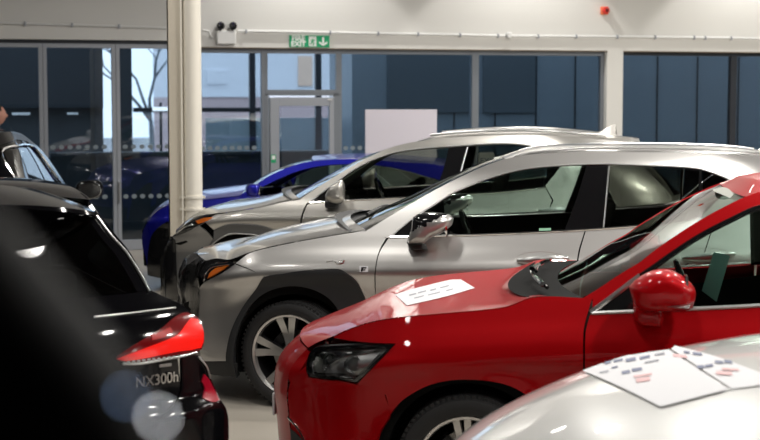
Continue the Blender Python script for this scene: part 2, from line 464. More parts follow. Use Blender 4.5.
def door_mirror(s, base, size, m, side, cap=None, tilt=0, ind=None, base_m=None):
    """base (x,z) on the body; housing reaches outward and up"""
    x, z = base; y = s.S(x, z); L, Hh, D = size
    bm = bmesh.new(); n = 16; rings = []
    secs = [(0, .35, .5), (.06, .72, .8), (.2, .95, .97), (.5, 1, 1), (.8, .93, .95), (.95, .66, .72), (1, .3, .4)]
    T = Matrix.Translation((x, side * y, z)) @ Matrix.Rotation(side * tilt, 4, 'X')
    for (t, a, b) in secs:
        ring = []
        for k in range(n):
            an = 2 * PI * k / n; ca, sa = math.cos(an), math.sin(an)
            e = .72
            lx = math.copysign(abs(ca) ** e, ca); lz = math.copysign(abs(sa) ** e, sa)
            xx = lx * D * .5 * a
            if lx > 0: xx *= .45
            ring.append(bm.verts.new(T @ Vector((xx + .02 * t, side * (.05 + t * L), lz * Hh * .5 * b + Hh * .42 + .02 * t))))
        rings.append(ring)
    for i in range(len(rings) - 1):
        for k in range(n): bm.faces.new((rings[i][k], rings[i][(k + 1) % n], rings[i + 1][(k + 1) % n], rings[i + 1][k]))
    bm.faces.new(rings[0]); bm.faces.new(rings[-1])
    if cap:
        for f in bm.faces:
            c = T.inverted() @ f.calc_center_median()
            f.material_index = 1 if c.z > Hh * cap else 0
    bmesh.ops.recalc_face_normals(bm, faces=bm.faces[:])
    me = bpy.data.meshes.new('door_mirror'); bm.to_mesh(me); bm.free(); me.polygons.foreach_set('use_smooth', [True] * len(me.polygons))
    o = link('door_mirror', me, [m, M['gloss']], s.root)
    bm = bmesh.new()
    tube(bm, [T @ Vector((-.01, -side * .03, -.02)), T @ Vector((-.005, side * .03, -.005)), T @ Vector((0, side * .09, .03)), T @ Vector((.0, side * .13, Hh * .35))],
         [(.035, .06), (.03, .055), (.028, .05), (.03, .05)], 12)
    frombm('mirror_foot', bm, base_m or M['plastic'], o, True)
    bm = bmesh.new()
    T2 = T @ Matrix.Translation((D * .225 + .018, side * (.05 + L * .53), Hh * .43))
    lathe(bm, [(.0, 0), (1, 0), (1.04, -.004)], 'y', 24)
    for v in bm.verts: v.co = T2 @ Vector((v.co.y + .004, v.co.x * L * .42, v.co.z * Hh * .40))
    frombm('mirror_glass', bm, M['chrome'], o, True)
    if ind:
        bm = bmesh.new(); pts = [T @ Vector((-D * .42 * math.cos(q) ** .7 - .004, side * (.07 + L * .9 * q / 1.45), Hh * (.20 + .04 * q))) for q in [0.15 + .16 * k for k in range(9)]]
        tube(bm, pts, (.009, .006), 6); frombm('indicator_lens', bm, ind, o, True)
    return o
def puff(bm, outline, yc, T, sgn, split=None, n=17, e=.55, scale=1.0):
    """rounded solid grown from a side outline"""
    q = smooth(outline, True, 55, 4); cx = sum(p.x for p in q) / len(q); cz = sum(p.y for p in q) / len(q); rings = []
    for k in range(n):
        th = -PI / 2 + PI * k / (n - 1); sc = max(.02, math.cos(th)) ** e; y = yc + T * math.sin(th)
        rings.append([bm.verts.new((cx + (p.x - cx) * sc * scale, sgn * y, cz + (p.y - cz) * sc * scale)) for p in q])
    m = len(q)
    for i in range(n - 1):
        for k in range(m):
            f = bm.faces.new((rings[i][k], rings[i][(k + 1) % m], rings[i + 1][(k + 1) % m], rings[i + 1][k]))
            if split: f.material_index = 1 if split(*[f.calc_center_median()[j] for j in (0, 2)]) else 0
    bm.faces.new(rings[0]); bm.faces.new(rings[-1])
def traced_mirror(s, out, foot, m, foot_m, out_y=.13, T=.10, split=None, ind=None, cap_m=None):
    o_l = s.P(out, off=out_y); f_l = s.P(foot, off=.05)
    fx = sum(p[0] for p in f_l) / len(f_l); fz = sum(p[1] for p in f_l) / len(f_l); yb = s.S(fx, fz)
    sp = None
    if split:
        (ax, az), (bx, bz) = s.P(split, off=out_y); sp = lambda x, z: (z - az) * (bx - ax) - (x - ax) * (bz - az) > 0
    for sd in (s.side, -s.side):
        bm = bmesh.new(); puff(bm, o_l, yb + out_y, T, sd, sp)
        o = frombm('door_mirror', bm, [m, cap_m or M['gloss']], s.root, False); o.data.polygons.foreach_set('use_smooth', [True] * len(o.data.polygons))
        bm = bmesh.new(); puff(bm, f_l, yb + .03, .075, sd, e=.35); frombm('mirror_foot', bm, foot_m, o, True)
        xr = max(p[0] for p in o_l); zc = sum(p[1] for p in o_l) / len(o_l); hz = (max(p[1] for p in o_l) - min(p[1] for p in o_l)) * .36
        bm = bmesh.new(); lathe(bm, [(0, 0), (1, 0), (1.05, -.01)], 'y', 24)
        for v in bm.verts: v.co = Vector((xr - .035 + v.co.y + .02 * 0, sd * (yb + out_y) + v.co.x * T * .72, zc + .01 + v.co.z * hz))
        frombm('mirror_glass', bm, M['chrome'], o, True)
        if ind:
            il = s.P(ind, off=out_y); bm = bmesh.new(); puff(bm, il, yb + out_y + T * .45, T * .62, sd, n=7); frombm('indicator_lens', bm, M['satin'], o, True)
def handle(s, x0, x1, z, m, z1=None):
    z1 = z1 if z1 is not None else z
    for sd in (s.side, -s.side):
        # recess
        c = ((x0 + x1) / 2 - .01, (z + z1) / 2 - .006); rx = (x1 - x0) * .54; rz = .052
        bm = tess2d([(c[0] + rx * math.cos(a), c[1] + rz * math.sin(a)) for a in [2 * PI * k / 28 for k in range(28)]], (), (.03, .03))
        def pos(a, b, sd=sd):
            q = math.hypot((a - c[0]) / rx, (b - c[1]) / rz); return (a, sd * (s.S(a, b) + .0015 - .022 * max(0, 1 - q * q)), b)
        def nr(a, b, sd=sd):
            e = .004; q = [Vector(pos(a + e, b)), Vector(pos(a - e, b)), Vector(pos(a, b + e)), Vector(pos(a, b - e))]
            n = (q[0] - q[1]).cross(q[2] - q[3]); return n if n.y * sd > 0 else -n
        hh = surf_mesh('handle_recess', bm, pos, nr, 0, s.paint, s.root)
        bm = bmesh.new(); N = 12; pts = []; rs = []
        for k in range(N + 1):
            t = k / N; x = x0 + (x1 - x0) * t; zz = z + (z1 - z) * t
            pts.append(Vector((x, sd * (s.S(x, zz) + .006 + .034 * math.sin(PI * min(1, max(0, t))) ** .45), zz))); rs.append((.010, .013 + .013 * math.sin(PI * t)))
        tube(bm, pts, rs, 10); frombm('door_handle', bm, m, s.root, True)

# ------------------------------------------------------------------ the showroom (wall frame: u along the far wall, d out of it into the room)
WA = rad(15.0)
WU = Vector((math.cos(WA), math.sin(WA), 0)); WD = Vector((math.sin(WA), -math.cos(WA), 0))
W0 = on_z(130, 251, 0)
WM = Matrix(((WU.x, -WD.x, 0, W0.x), (WU.y, -WD.y, 0, W0.y), (0, 0, 1, 0), (0, 0, 0, 1)))     # local y = -d
def whit(px, py, d=0.0):
    r = ray(px, py); o = Vector((0, 0, CAMH)); t = ((W0 + WD * d) - o).dot(WD) / r.dot(WD); p = o + r * t
    return (p - W0).dot(WU), p.z
def wu(px, py=150, d=0.0): return whit(px, py, d)[0]
def wz(px, py, d=0.0): return whit(px, py, d)[1]
def wb(bm, u0, u1, z0, z1, d0, d1, bev=0.0): bbox(bm, u0, u1, -d1, -d0, z0, z1, bev)
def wobj(name, bm, m, parent=None, kind='structure', smooth_=False):
    o = frombm(name, bm, m, parent, smooth_)
    if parent is None: o.matrix_world = WM
    if kind and parent is None: o['kind'] = kind
    return o
M['floor'] = mat('polished_floor', (.46, .42, .36), .32, noise=(.9, (.54, .50, .44), 6))
M['wall'] = mat('white_wall', (.74, .73, .70), .85, bump=(60, .05))
M['ceil'] = mat('ceiling_dark', (.04, .04, .04), .9); M['wall_d'] = mat('grey_wall', (.06, .06, .06), .85)
M['steel'] = mat('cream_steel', (.66, .60, .50), .45, bump=(25, .04))
M['steel_w'] = mat('pale_steel', (.76, .72, .64), .45)
M['frame'] = mat('frame_grey', (.20, .22, .25), .4, .3)
M['frame_l'] = mat('frame_light_grey', (.34, .36, .40), .4, .3)
M['frame_d'] = mat('frame_dark', (.035, .04, .05), .4, .2)
M['pane'] = glass_mat('showroom_glass', (.62, .69, .74), 1.85)
M['dots'] = mat('frosted_dots', (.20, .24, .27), .7)
M['plas_w'] = mat('white_plastic', (.78, .78, .77), .45)
RU0, RU1, RD1, RZ = -5.5, 15.0, 24.0, 5.4
TOPL = wz(60, 41); TOPR = wz(400, 48.8); GD = -.14; GTL = wz(60, 43.5, GD); GTR = wz(400, 50.0, GD)
uC = wu(190, 100)                # where the two kinds of glazing meet, behind the column
uP0, uP1 = wu(606), wu(622)
bm = bmesh.new(); wb(bm, RU0, RU1, -.2, 0, -.3, RD1); wobj('floor', bm, M['floor'])
bm = bmesh.new(); wb(bm, RU0, RU1, RZ, RZ + .15, -.3, RD1); wobj('ceiling', bm, M['ceil'])
bm = bmesh.new()
wb(bm, RU0, uC, TOPL + .02, RZ, -.3, 0); wb(bm, uC, RU1, TOPR, RZ, -.3, 0); wb(bm, uP0, uP1, 0, TOPR, -.3, 0)
uR = wu(900); wb(bm, uR, RU1, 0, TOPR, -.3, 0); wb(bm, RU0, wu(-120), 0, TOPL + .02, -.3, 0)
wobj('wall_back', bm, M['wall'])
bm = bmesh.new(); wb(bm, RU0 - .2, RU0, 0, RZ, -.3, RD1); wobj('wall_left', bm, M['wall_d'])
bm = bmesh.new(); wb(bm, RU1, RU1 + .2, 0, RZ, -.3, RD1); wobj('wall_right', bm, M['wall_d'])
bm = bmesh.new(); wb(bm, RU0 - .2, RU1 + .2, 0, RZ, RD1, RD1 + .2); wobj('wall_front', bm, M['wall_d'])
# glazing
nwin = [0]; ndoor = [0]
def glazing(name, u0, u1, z0, z1, fw, top, bot, m, pane=True, dots=(), d=GD, fl=None, fr=None, depth=.09, dotstep=.108):
    """frame with a pane; dots = heights of rows of frosted dots"""
    bm = bmesh.new(); l = fl if fl is not None else fw; r = fr if fr is not None else fw
    wb(bm, u0, u0 + l, z0, z1, d - depth / 2, d + depth / 2, .004); wb(bm, u1 - r, u1, z0, z1, d - depth / 2, d + depth / 2, .004)
    wb(bm, u0 + l, u1 - r, z1 - top, z1, d - depth / 2, d + depth / 2, .004); wb(bm, u0 + l, u1 - r, z0, z0 + bot, d - depth / 2, d + depth / 2, .004)
    f = wobj(name, bm, m)
    bm = bmesh.new(); wb(bm, u0 + l - .01, u1 - r + .01, z0 + bot - .01, z1 - top + .01, d - .004, d + .004)
    wobj('glass_pane', bm, M['pane'], f)
    if dots:
        bm = bmesh.new()
        for zz in dots:
            k = 0; u = u0 + l + .06
            while u < u1 - r - .04:
                q = bmesh.ops.create_circle(bm, cap_ends=True, radius=.034, segments=14)
                for v in q['verts']: v.co = Vector((u + v.co.x, -(d + .0065), zz + v.co.y * .85))
                u += dotstep
        wobj('frosted_dots', bm, M['dots'], f)
    return f
z1r = wz(90, 147, GD); z2r = wz(90, 197, GD)
e = [wu(-130, 150, GD), wu(-42, 150, GD), wu(44, 150, GD), wu(116.5, 150, GD), uC]
for i in range(4):
    glazing('door_%d' % (i + 1), e[i] + .002, e[i + 1] - .002, .005, GTL, .05, .055, .13, M['frame_l'], dots=(z1r, z2r))
# pull handle on the folding glass door
bm = bmesh.new(); u = wu(118.5, 190, GD); z = wz(118, 190, GD)
tube(bm, [(u, -GD - .05, z + .10), (u, -GD - .09, z + .10), (u, -GD - .09, z - .16), (u, -GD - .05, z - .16)], .011, 8)
o = frombm('door_handle', bm, M['satin'], bpy.data.objects['door_4'], True)
bm = bmesh.new(); wb(bm, wu(-130), uC, GTL, TOPL + .015, -.2, -.09); wobj('trim_1', bm, M['frame_d'])
zd = wz(350, 149, GD)
zTr = wz(300, 93.5, GD)
w_u = [uC, wu(265, 150, GD), wu(338, 150, GD), wu(474, 150, GD), uP0]
glazing('window_1', w_u[0], w_u[1], .0, GTR, .05, .06, .12, M['frame'], dots=(wz(230, 148, GD),), fl=.02, dotstep=.098)
glazing('window_2', w_u[1], w_u[2], zTr, GTR, .035, .06, .05, M['frame'])
glazing('window_3', w_u[2], w_u[3], .0, GTR, .045, .06, .12, M['frame'], dots=(wz(350, 148, GD),), dotstep=.098)
glazing('window_4', w_u[3], w_u[4], .0, GTR, .05, .06, .12, M['frame'])
# fire exit door leaf with its own frame
bm = bmesh.new(); a0 = w_u[1]; a1 = w_u[2]
for q in ((a0, a0 + .05, 0, zTr), (a1 - .07, a1, 0, zTr), (a0, a1, zTr - .03, zTr + .0)): wb(bm, *q, GD - .05, GD + .05)
do = wobj('door_5', bm, M['frame'])
d0 = wu(269.5, 150, GD); d1 = wu(333, 150, GD); zt = wz(300, 97.5, GD); g0 = wu(278.5, 150, GD); g1 = wu(328.5, 150, GD); gt = wz(300, 106, GD)
bm = bmesh.new()
for q in ((d0, g0, .01, zt), (g1, d1, .01, zt), (g0, g1, gt, zt), (g0, g1, .01, .18)): wb(bm, *q, GD - .03, GD + .065, .004)
lf = wobj('door_leaf', bm, M['frame_l'], do)
bm = bmesh.new(); wb(bm, g0 - .01, g1 + .01, .17, gt + .01, GD, GD + .008); wobj('glass_pane', bm, M['pane'], do)
bm = bmesh.new(); u = wu(272.5, 176, GD); z = wz(272, 176, GD); wb(bm, u - .02, u + .02, z - .1, z + .06, GD + .065, GD + .075)
tube(bm, [(u, -GD - .07, z), (u, -GD - .12, z), (u + .12, -GD - .12, z)], .010, 8); wobj('door_handle', bm, M['satin'], do, smooth_=True)
M['green'] = mat('sign_green', (.0, .30, .12), .5, emit=((0, .5, .2), .08)); M['signw'] = mat('sign_white', (.85, .87, .85), .5)
bm = bmesh.new(); u = wu(272.5, 158.5, GD); z = wz(272, 158.5, GD); wb(bm, u - .033, u + .033, z - .055, z + .055, GD + .065, GD + .068); st = wobj('door_sticker', bm, M['green'], do)
bm = bmesh.new(); wb(bm, u - .022, u + .022, z - .01, z + .042, GD + .068, GD + .070); wobj('sticker_print', bm, M['signw'], do)
bm = bmesh.new(); wb(bm, d1 - .09, d1 - .03, zt - .035, zt - .02, GD + .065, GD + .08); wobj('door_closer_plate', bm, M['plas_w'], do)
v_u = [uP1, wu(731.5, 150, GD), wu(830, 150, GD), uR]
glazing('window_5', v_u[0], v_u[1], .0, GTR, .02, .05, .12, M['frame_d'], fr=.055)
glazing('window_6', v_u[1], v_u[2], .0, GTR, .05, .05, .12, M['frame_d'], fl=.04)
glazing('window_7', v_u[2], v_u[3], .0, GTR, .05, .05, .12, M['frame_d'])
bm = bmesh.new(); wb(bm, uC, uP0, TOPR - .012, TOPR, -.09, .008); wb(bm, uP1, uR, TOPR - .012, TOPR, -.09, .008); wobj('trim_2', bm, mat('trim_brown', (.20, .16, .12), .6))
bm = bmesh.new(); wb(bm, uC, uP0, GTR, TOPR + .01, -.24, -.10); wb(bm, uP1, uR, GTR, TOPR + .01, -.24, -.10); wobj('trim_3', bm, M['frame_d'])

# steel column with its bracket, standing between the cars
yc = 14.50; cx0 = on_depth(168.5, 150, yc).x; cx1 = on_depth(202.5, 150, yc).x; cw = cx1 - cx0; cm = cx0 + cw * .44
t = bpy.data.objects.new('steel_column', None); COL.objects.link(t); t.location = (cx0 + cw / 2, yc, 0)
tag(t, 'cream painted steel column rising from floor to ceiling behind the silver car noses', 'column')
def lb(name, boxes, m, par, bev=.004):
    bm = bmesh.new()
    for b in boxes: bbox(bm, *b, bev)
    return frombm(name, bm, m, par)
hx = cw / 2
lb('column_flange', [(-hx, -hx + .145, -.02, .0, 0, RZ - .01), (-hx, -hx + .012, -.02, .20, 0, RZ - .01), (-hx, -hx + .145, .18, .20, 0, RZ - .01)], M['steel'], t, 0)
bm = bmesh.new(); lathe(bm, [(.088, 0.0), (.088, RZ - .01)], 'z', 28, c=(hx - .092, .0, 0)); bbox(bm, -hx + .135, -hx + .150, -.08, .10, 0, RZ - .01)
frombm('drain_pipe', bm, M['steel_w'], t, True)
zb = on_depth(190, 197, yc).z
bm = bmesh.new()
for dz in (0, -.115): lathe(bm, [(.088, zb + dz - .012), (.100, zb + dz - .012), (.100, zb + dz + .012), (.088, zb + dz + .012)], 'z', 28, c=(hx - .092, 0, 0))
for dz in (0, -.115): bbox(bm, hx - .02, hx + .02, -.02, .02, zb + dz - .012, zb + dz + .012)
for dz in (0, -.115): bbox(bm, -hx + .11, -hx + .2, -.06, .0, zb + dz - .012, zb + dz + .012)
frombm('pipe_clamp', bm, M['steel_w'], t)

# conduit along the wall, clips, junctions
def wline(pts, d): return [((lambda h: (h[0], -d, h[1]))(whit(px, py, d))) for px, py in pts]
bm = bmesh.new(); tube(bm, wline([(-60, 21.5), (0, 23), (60, 24.6), (120, 26.4), (166, 28)], .03), .014, 8)
c0 = frombm('cable_conduit', bm, M['plas_w'], None, True); c0.matrix_world = WM; tag(c0, 'thin grey conduit crossing the shaded wall left of the column', 'conduit')
bm = bmesh.new(); tube(bm, wline([(238, 31.2), (275, 31.6), (325, 32.6), (380, 33.6), (440, 34.6), (505, 36), (560, 36.4), (620, 36.8), (690, 37.6), (760, 38.8), (820, 39.5)], .03), .019, 8)
c1 = frombm('cable_conduit', bm, M['plas_w'], None, True); c1.matrix_world = WM; tag(c1, 'long white conduit running along the bright wall above the windows', 'conduit')
for lst, par in (([25, 72, 119], c0), ([246, 330, 378, 418, 460, 498, 538, 576, 617, 655, 694, 705, 731], c1)):
    for px in lst:
        pts = [(-60, 21.5), (0, 23), (60, 24.6), (120, 26.4), (166, 28)] if par is c0 else [(204, 30), (235, 31.2), (275, 31.6), (325, 32.6), (380, 33.6), (440, 34.6), (505, 36), (560, 36.4), (620, 36.8), (690, 37.6), (760, 38.8)]
        for (x0, y0), (x1, y1) in zip(pts, pts[1:]):
            if x0 <= px <= x1: py = y0 + (y1 - y0) * (px - x0) / (x1 - x0)
        u, z = whit(px, py, .03); bm = bmesh.new(); bbox(bm, u - .012, u + .012, -.056, -.0, z - .026, z + .026, .004); frombm('conduit_clip', bm, M['frame_l'], par)
# smoke sensor on the conduit
u, z = whit(508, 35.5, .03); bm = bmesh.new(); lathe(bm, [(0, .0), (.045, 0), (.045, .05), (.03, .07), (0, .07)], 'y', 20)
for v in bm.verts: v.co = Vector((v.co.x + u, -v.co.y - .03, v.co.z + z))
bbox(bm, u - .035, u + .035, -.09, -.05, z - .03, z + .045, .008); o = frombm('wall_sensor', bm, M['plas_w'], None, True); o.matrix_world = WM
tag(o, 'small white sensor box on the conduit above the windows', 'sensor')
# red sounder
u, z = whit(605.5, 10.5, .06); t = bpy.data.objects.new('alarm_sounder', None); COL.objects.link(t); t.matrix_world = WM @ Matrix.Translation((u, -.0, z)); tag(t, 'red round fire alarm sounder high on the white wall', 'alarm')
M['alarm'] = mat('alarm_red', (.75, .03, .02), .3, 0, .5); M['alarmo'] = mat('alarm_orange', (.85, .20, .07), .4)
bm = bmesh.new(); bbox(bm, -.055, .055, -.05, 0, -.055, .055, .012); frombm('sounder_base', bm, M['alarmo'], t, True)
bm = bmesh.new(); lathe(bm, [(.05, -.05), (.052, -.09), (.035, -.105), (.0, -.11)], 'y', 28); frombm('sounder_dome', bm, M['alarm'], t, True)
bm = bmesh.new(); lathe(bm, [(.025, -.106), (.026, -.116), (.0, -.118)], 'y', 20); frombm('beacon_lens', bm, M['dredlens'], t, True)
# emergency twin spotlight
u, z = whit(226, 36.5, .05); t = bpy.data.objects.new('emergency_light', None); COL.objects.link(t); t.matrix_world = WM @ Matrix.Translation((u, 0, z)); tag(t, 'white twin head emergency light box beside the column', 'light')
lb('light_box', [(-.125, .125, -.09, 0, -.10, .075)], M['plas_w'], t, .012)
for k in (-.075, .085):
    bm = bmesh.new(); lathe(bm, [(0, -.02), (.04, -.02), (.052, -.10), (.046, -.105), (.0, -.095)], 'y', 20, c=(k, -.0, .135)); bbox(bm, k - .015, k + .015, -.06, -.03, .07, .10)
    h = frombm('lamp_head', bm, M['gloss'], t, True)
# short cable beside it
bm = bmesh.new(); tube(bm, wline([(203, 30), (209, 31), (211, 37), (213.5, 38)], .03), .012, 6); o = frombm('cable_tail', bm, M['plas_w'], None, True); o.matrix_world = WM; tag(o, 'short white cable looping down left of the emergency light', 'cable')
# fire exit sign
uA, zA = whit(289.5, 47, .02); uB, zB = whit(329.5, 35.6, .02)
t = bpy.data.objects.new('fire_exit_sign', None); COL.objects.link(t); t.matrix_world = WM @ Matrix.Translation(((uA + uB) / 2, 0, (zA + zB) / 2)); tag(t, 'green and white FIRE EXIT sign with running man and arrow above the exit door', 'sign')
sw = (uB - uA) / 2; sh = (zB - zA) / 2
lb('sign_board', [(-sw, sw, -.02, 0, -sh, sh)], M['green'], t, .002)
def curve_mesh(name, c):
    tmp = bpy.data.objects.new(name, c); COL.objects.link(tmp); dg = bpy.context.evaluated_depsgraph_get()
    me = bpy.data.meshes.new_from_object(tmp.evaluated_get(dg)); bpy.data.objects.remove(tmp); bpy.data.curves.remove(c)
    me.name = name; o = bpy.data.objects.new(name, me); COL.objects.link(o); return o
def txt(body, size, x, y, z, m, par, rot=(PI / 2, 0, 0), sx=1.0, ext=.001, bold=.0):
    c = bpy.data.curves.new('lettering', 'FONT'); c.body = body; c.size = size; c.extrude = ext; c.offset = bold; c.align_x = 'CENTER'; c.align_y = 'CENTER'
    c.materials.append(m); o = curve_mesh('lettering', c); o.parent = par; o.location = (x, y, z); o.rotation_euler = rot; o.scale = (sx, 1, 1); return o
txt('FIRE', sh * 1.18, -sw * .56, -.022, sh * .48, M['signw'], t, sx=1.05, bold=.004)
txt('EXIT', sh * 1.18, -sw * .56, -.022, -sh * .50, M['signw'], t, sx=1.05, bold=.004)
bm = bmesh.new(); wb0 = lambda a, b, c, d_: bbox(bm, a, b, -.0225, -.0195, c, d_)
wb0(-.01, sw * .34, -sh * .85, sh * .85); frombm('pictogram_panel', bm, M['signw'], t)
bm = bmesh.new(); Yp = -.024
def cap2(a, b, r): tube(bm, [(a[0] * sw, Yp, a[1] * sh), (b[0] * sw, Yp, b[1] * sh)], (r * sh), 6)
for a, b, r in (((.19, .3), (.13, -.1), .13), ((.13, -.1), (.22, -.35), .1), ((.22, -.35), (.17, -.72), .09), ((.13, -.1), (.07, -.4), .1), ((.07, -.4), (.0, -.45), .08), ((.19, .3), (.27, .05), .07), ((.18, .32), (.09, .25), .07), ((.09, .25), (.06, .0), .07), ((.215, .58), (.22, .60), .15)): cap2(a, b, r)
frombm('running_man', bm, M['green'], t)
bm = bmesh.new(); bbox(bm, sw * .63, sw * .73, -.0235, -.0195, -sh * .3, sh * .75)
for sgn in (-1, 1):
    vs = [(sw * .68, -sh * .78), (sw * .68, -sh * .42), (sw * (.68 + sgn * .2), -sh * .0), (sw * (.68 + sgn * .2), sh * -.36 + .0)]
    f = bm.faces.new([bm.verts.new((a, -.0235, b)) for a, b in vs])
frombm('down_arrow', bm, M['signw'], t)

# white display board behind the silver cars
p0 = on_depth(367, 150, 17.6); p1 = on_depth(434.5, 150, 17.9); zt_ = on_depth(400, 109.5, 17.75).z
t = bpy.data.objects.new('display_board', None); COL.objects.link(t); t.location = ((p0.x + p1.x) / 2, 17.75, 0); t.rotation_euler = (0, 0, .14); tag(t, 'blank lilac white display board standing behind the silver cars', 'display board')
bw = (p1 - p0).length / 2; M['board'] = mat('board_white', (.66, .62, .68), .6)
lb('board_panel', [(-bw, bw, -.012, .012, .25, zt_)], M['board'], t, .004)
lb('board_foot', [(-bw * .8, -bw * .8 + .05, -.16, .16, 0, .25)], M['satin'], t); lb('board_foot', [(bw * .8 - .05, bw * .8, -.16, .16, 0, .25)], M['satin'], t)

# ceiling luminaires
def ceiling_lamp(x, y, z, power, r=.24, hide=False):
    t = bpy.data.objects.new('ceiling_light', None); COL.objects.link(t); t.location = (x, y, z)
    tag(t, 'round white high bay lamp hanging from the showroom ceiling', 'ceiling light', 'high bay lamps hanging from the ceiling')
    bm = bmesh.new(); lathe(bm, [(.05, .25), (.10, .22), (r + .02, .02), (r + .03, 0), (r + .015, 0), (r, .02), (.09, .20)], 'z', 28); frombm('lamp_shade', bm, M['plas_w'], t, True)
    bm = bmesh.new(); tube(bm, [(0, 0, .24), (0, 0, RZ - z - .01)], .012, 6); frombm('hanging_rod', bm, M['satin'], t, True)
    L = bpy.data.lights.new('lamp', 'AREA'); L.shape = 'DISK'; L.size = 2 * r - .02; L.energy = power; L.color = LCOL
    o = bpy.data.objects.new('lamp', L); COL.objects.link(o); o.parent = t; o.location = (0, 0, .01)
for i in range(6):
    for j in range(5):
        u = -4.2 + i * 3.2; d = 2.6 + j * 3.4
        p = WM @ Vector((u, -d, 0)); ceiling_lamp(p.x, p.y, 4.75, LIGHTS['high'] * ((.02 if i <= 1 else .12) if j == 0 else .35 if i <= 1 else 1.15))
# wall washing spotlights
for k, u in enumerate([wu(300, 30), wu(520, 20), wu(748, 20), wu(748, 20) + 3.1]):
    t = bpy.data.objects.new('spotlight', None); COL.objects.link(t); t.matrix_world = WM @ Matrix.Translation((u, -.62, 4.62)); tag(t, 'small white spotlight aimed at the rear wall above the windows', 'spotlight', 'spotlights along the rear wall')
    bm = bmesh.new(); lathe(bm, [(.05, .16), (.055, .15), (.06, .0), (.05, .0), (.04, .05)], 'z', 20); tube(bm, [(0, 0, .15), (0, 0, RZ - 4.63)], .01, 6); frombm('lamp_body', bm, M['plas_w'], t, True)
    S_ = bpy.data.lights.new('lamp', 'SPOT'); S_.energy = LIGHTS['wash'] * 3; S_.spot_size = rad(92); S_.spot_blend = .25; S_.shadow_soft_size = .06; S_.color = (1, .97, .92)
    o = bpy.data.objects.new('lamp', S_); COL.objects.link(o); o.parent = t; o.location = (0, 0, .02); o.rotation_euler = (rad(12), 0, 0)

# ------------------------------------------------------------------ outside the glass
bm = bmesh.new(); wb(bm, -40, 60, -.22, -.02, -60, -.3); wobj('ground', bm, mat('wet_asphalt', (.10, .11, .12), .45, noise=(.5, (.14, .15, .16), 4)))
M['slate'] = mat('slate_cladding', (.23, .285, .335), .45); M['slate_d'] = mat('dark_cladding', (.10, .13, .155), .5); M['seam'] = mat('seam_dark', (.02, .03, .04), .7)
t = bpy.data.objects.new('clad_building', None); COL.objects.link(t); t.matrix_world = WM @ Matrix.Translation((0, 2.6, 0)); tag(t, 'slate blue panelled building just outside the right hand windows', 'building')
D = -2.6
ub = wu(352, 100, D); bm = bmesh.new(); bbox(bm, ub, ub + 14, 0, 1.5, -.02, 5.0); frombm('cladding_wall', bm, M['slate'], t)
sx = [wu(p, 100, D) for p in (410, 454, 495, 536, 575, 614, 657, 697, 738)]
for x in sx: lb('panel_joint', [(x - .012, x + .012, -.012, .003, 0, 5.0)], M['seam'], t, 0)
a, b = wu(387, 60, D), wu(469, 60, D); lb('shutter', [(a, b, -.03, .002, wz(430, 113, D), 4.4), (b + .22, wu(535, 60, D), -.03, .002, wz(500, 113, D), 4.4)], M['slate_d'], t)
t = bpy.data.objects.new('dark_outbuilding', None); COL.objects.link(t); t.matrix_world = WM @ Matrix.Translation((0, 3.2, 0)); tag(t, 'dark grey block outside the leftmost glass doors', 'building')
D = -3.2; M['block'] = mat('dark_block', (.035, .043, .052), .6); M['block2'] = mat('grey_block', (.055, .066, .076), .7)
a = wu(-90, 100, D); b = wu(103, 80, D)
lb('block_wall', [(a, b, 0, 2.5, wz(60, 108, D), 4.6)], M['block'], t, 0); lb('block_plinth', [(a, b, .08, 2.5, 0, wz(60, 108, D))], M['block2'], t, 0)
lb('ledge', [(a, b - .1, -.10, .1, wz(60, 108, D), wz(60, 103.5, D))], M['seam'], t)
lb('tube_lamp', [(wu(12, 113, D), wu(30, 113, D), -.04, .0, wz(20, 115, D), wz(20, 112.5, D)), (wu(67, 113, D), wu(78, 113, D), -.04, .0, wz(70, 114.5, D), wz(70, 112.5, D))], mat('tube_glow', (.8, .8, .8), .5, emit=((.8, .9, 1), .5)), t)
lb('post', [(wu(119, 100, D), wu(131.5, 100, D), -.1, .25, 0, 4.6)], M['block'], t)
# pale warehouse and railing
t = bpy.data.objects.new('pale_warehouse', None); COL.objects.link(t); t.matrix_world = WM @ Matrix.Translation((0, 24, 0)); tag(t, 'pale warehouse seen far behind the fire exit door glass', 'building')
D = -24.0; a = wu(150, 100, D); b = wu(380, 100, D); M['pale'] = mat('pale_cladding', (.74, .76, .80), .7); M['pink'] = mat('faded_brick', (.52, .40, .40), .8)
lb('warehouse_wall', [(a + 1, b, 0, 8, wz(230, 97, D), wz(230, 40, D))], M['pale'], t, 0); lb('brick_plinth', [(a + 1, b, .05, 8, 0, wz(230, 97, D))], M['pink'], t, 0)
lb('roller_door', [(wu(207, 80, D), wu(226, 80, D), -.05, .1, wz(215, 84, D), wz(215, 70, D))], mat('door_pale', (.74, .76, .80), .6), t, 0)
lb('sign_panel', [(wu(298, 80, D), wu(312, 80, D), -.05, .1, wz(305, 86, D), wz(305, 56, D))], mat('peach_panel', (.75, .55, .42), .7), t, 0)
t = bpy.data.objects.new('yard_railing', None); COL.objects.link(t); t.matrix_world = WM @ Matrix.Translation((0, 5.0, 0)); tag(t, 'dark railing with a post outside the window beside the exit door', 'railing')
D = -5.0
lb('rail', [(wu(133, 100, D), wu(262, 100, D), -.03, .03, wz(230, 112, D), wz(230, 107.5, D))], M['frame_d'], t)
lb('post', [(wu(249, 80, D), wu(255, 80, D), -.05, .05, 0, 4.5)], M['frame_d'], t); lb('post', [(wu(315, 80, D), wu(321, 80, D), -.05, .05, 0, 4.5)], M['frame_d'], t)
lb('infill_panel', [(wu(205, 80, D), wu(334, 100, D), -.01, .01, .3, wz(230, 118, D))], mat('tinted_panel', (.40, .50, .55), .4), t)
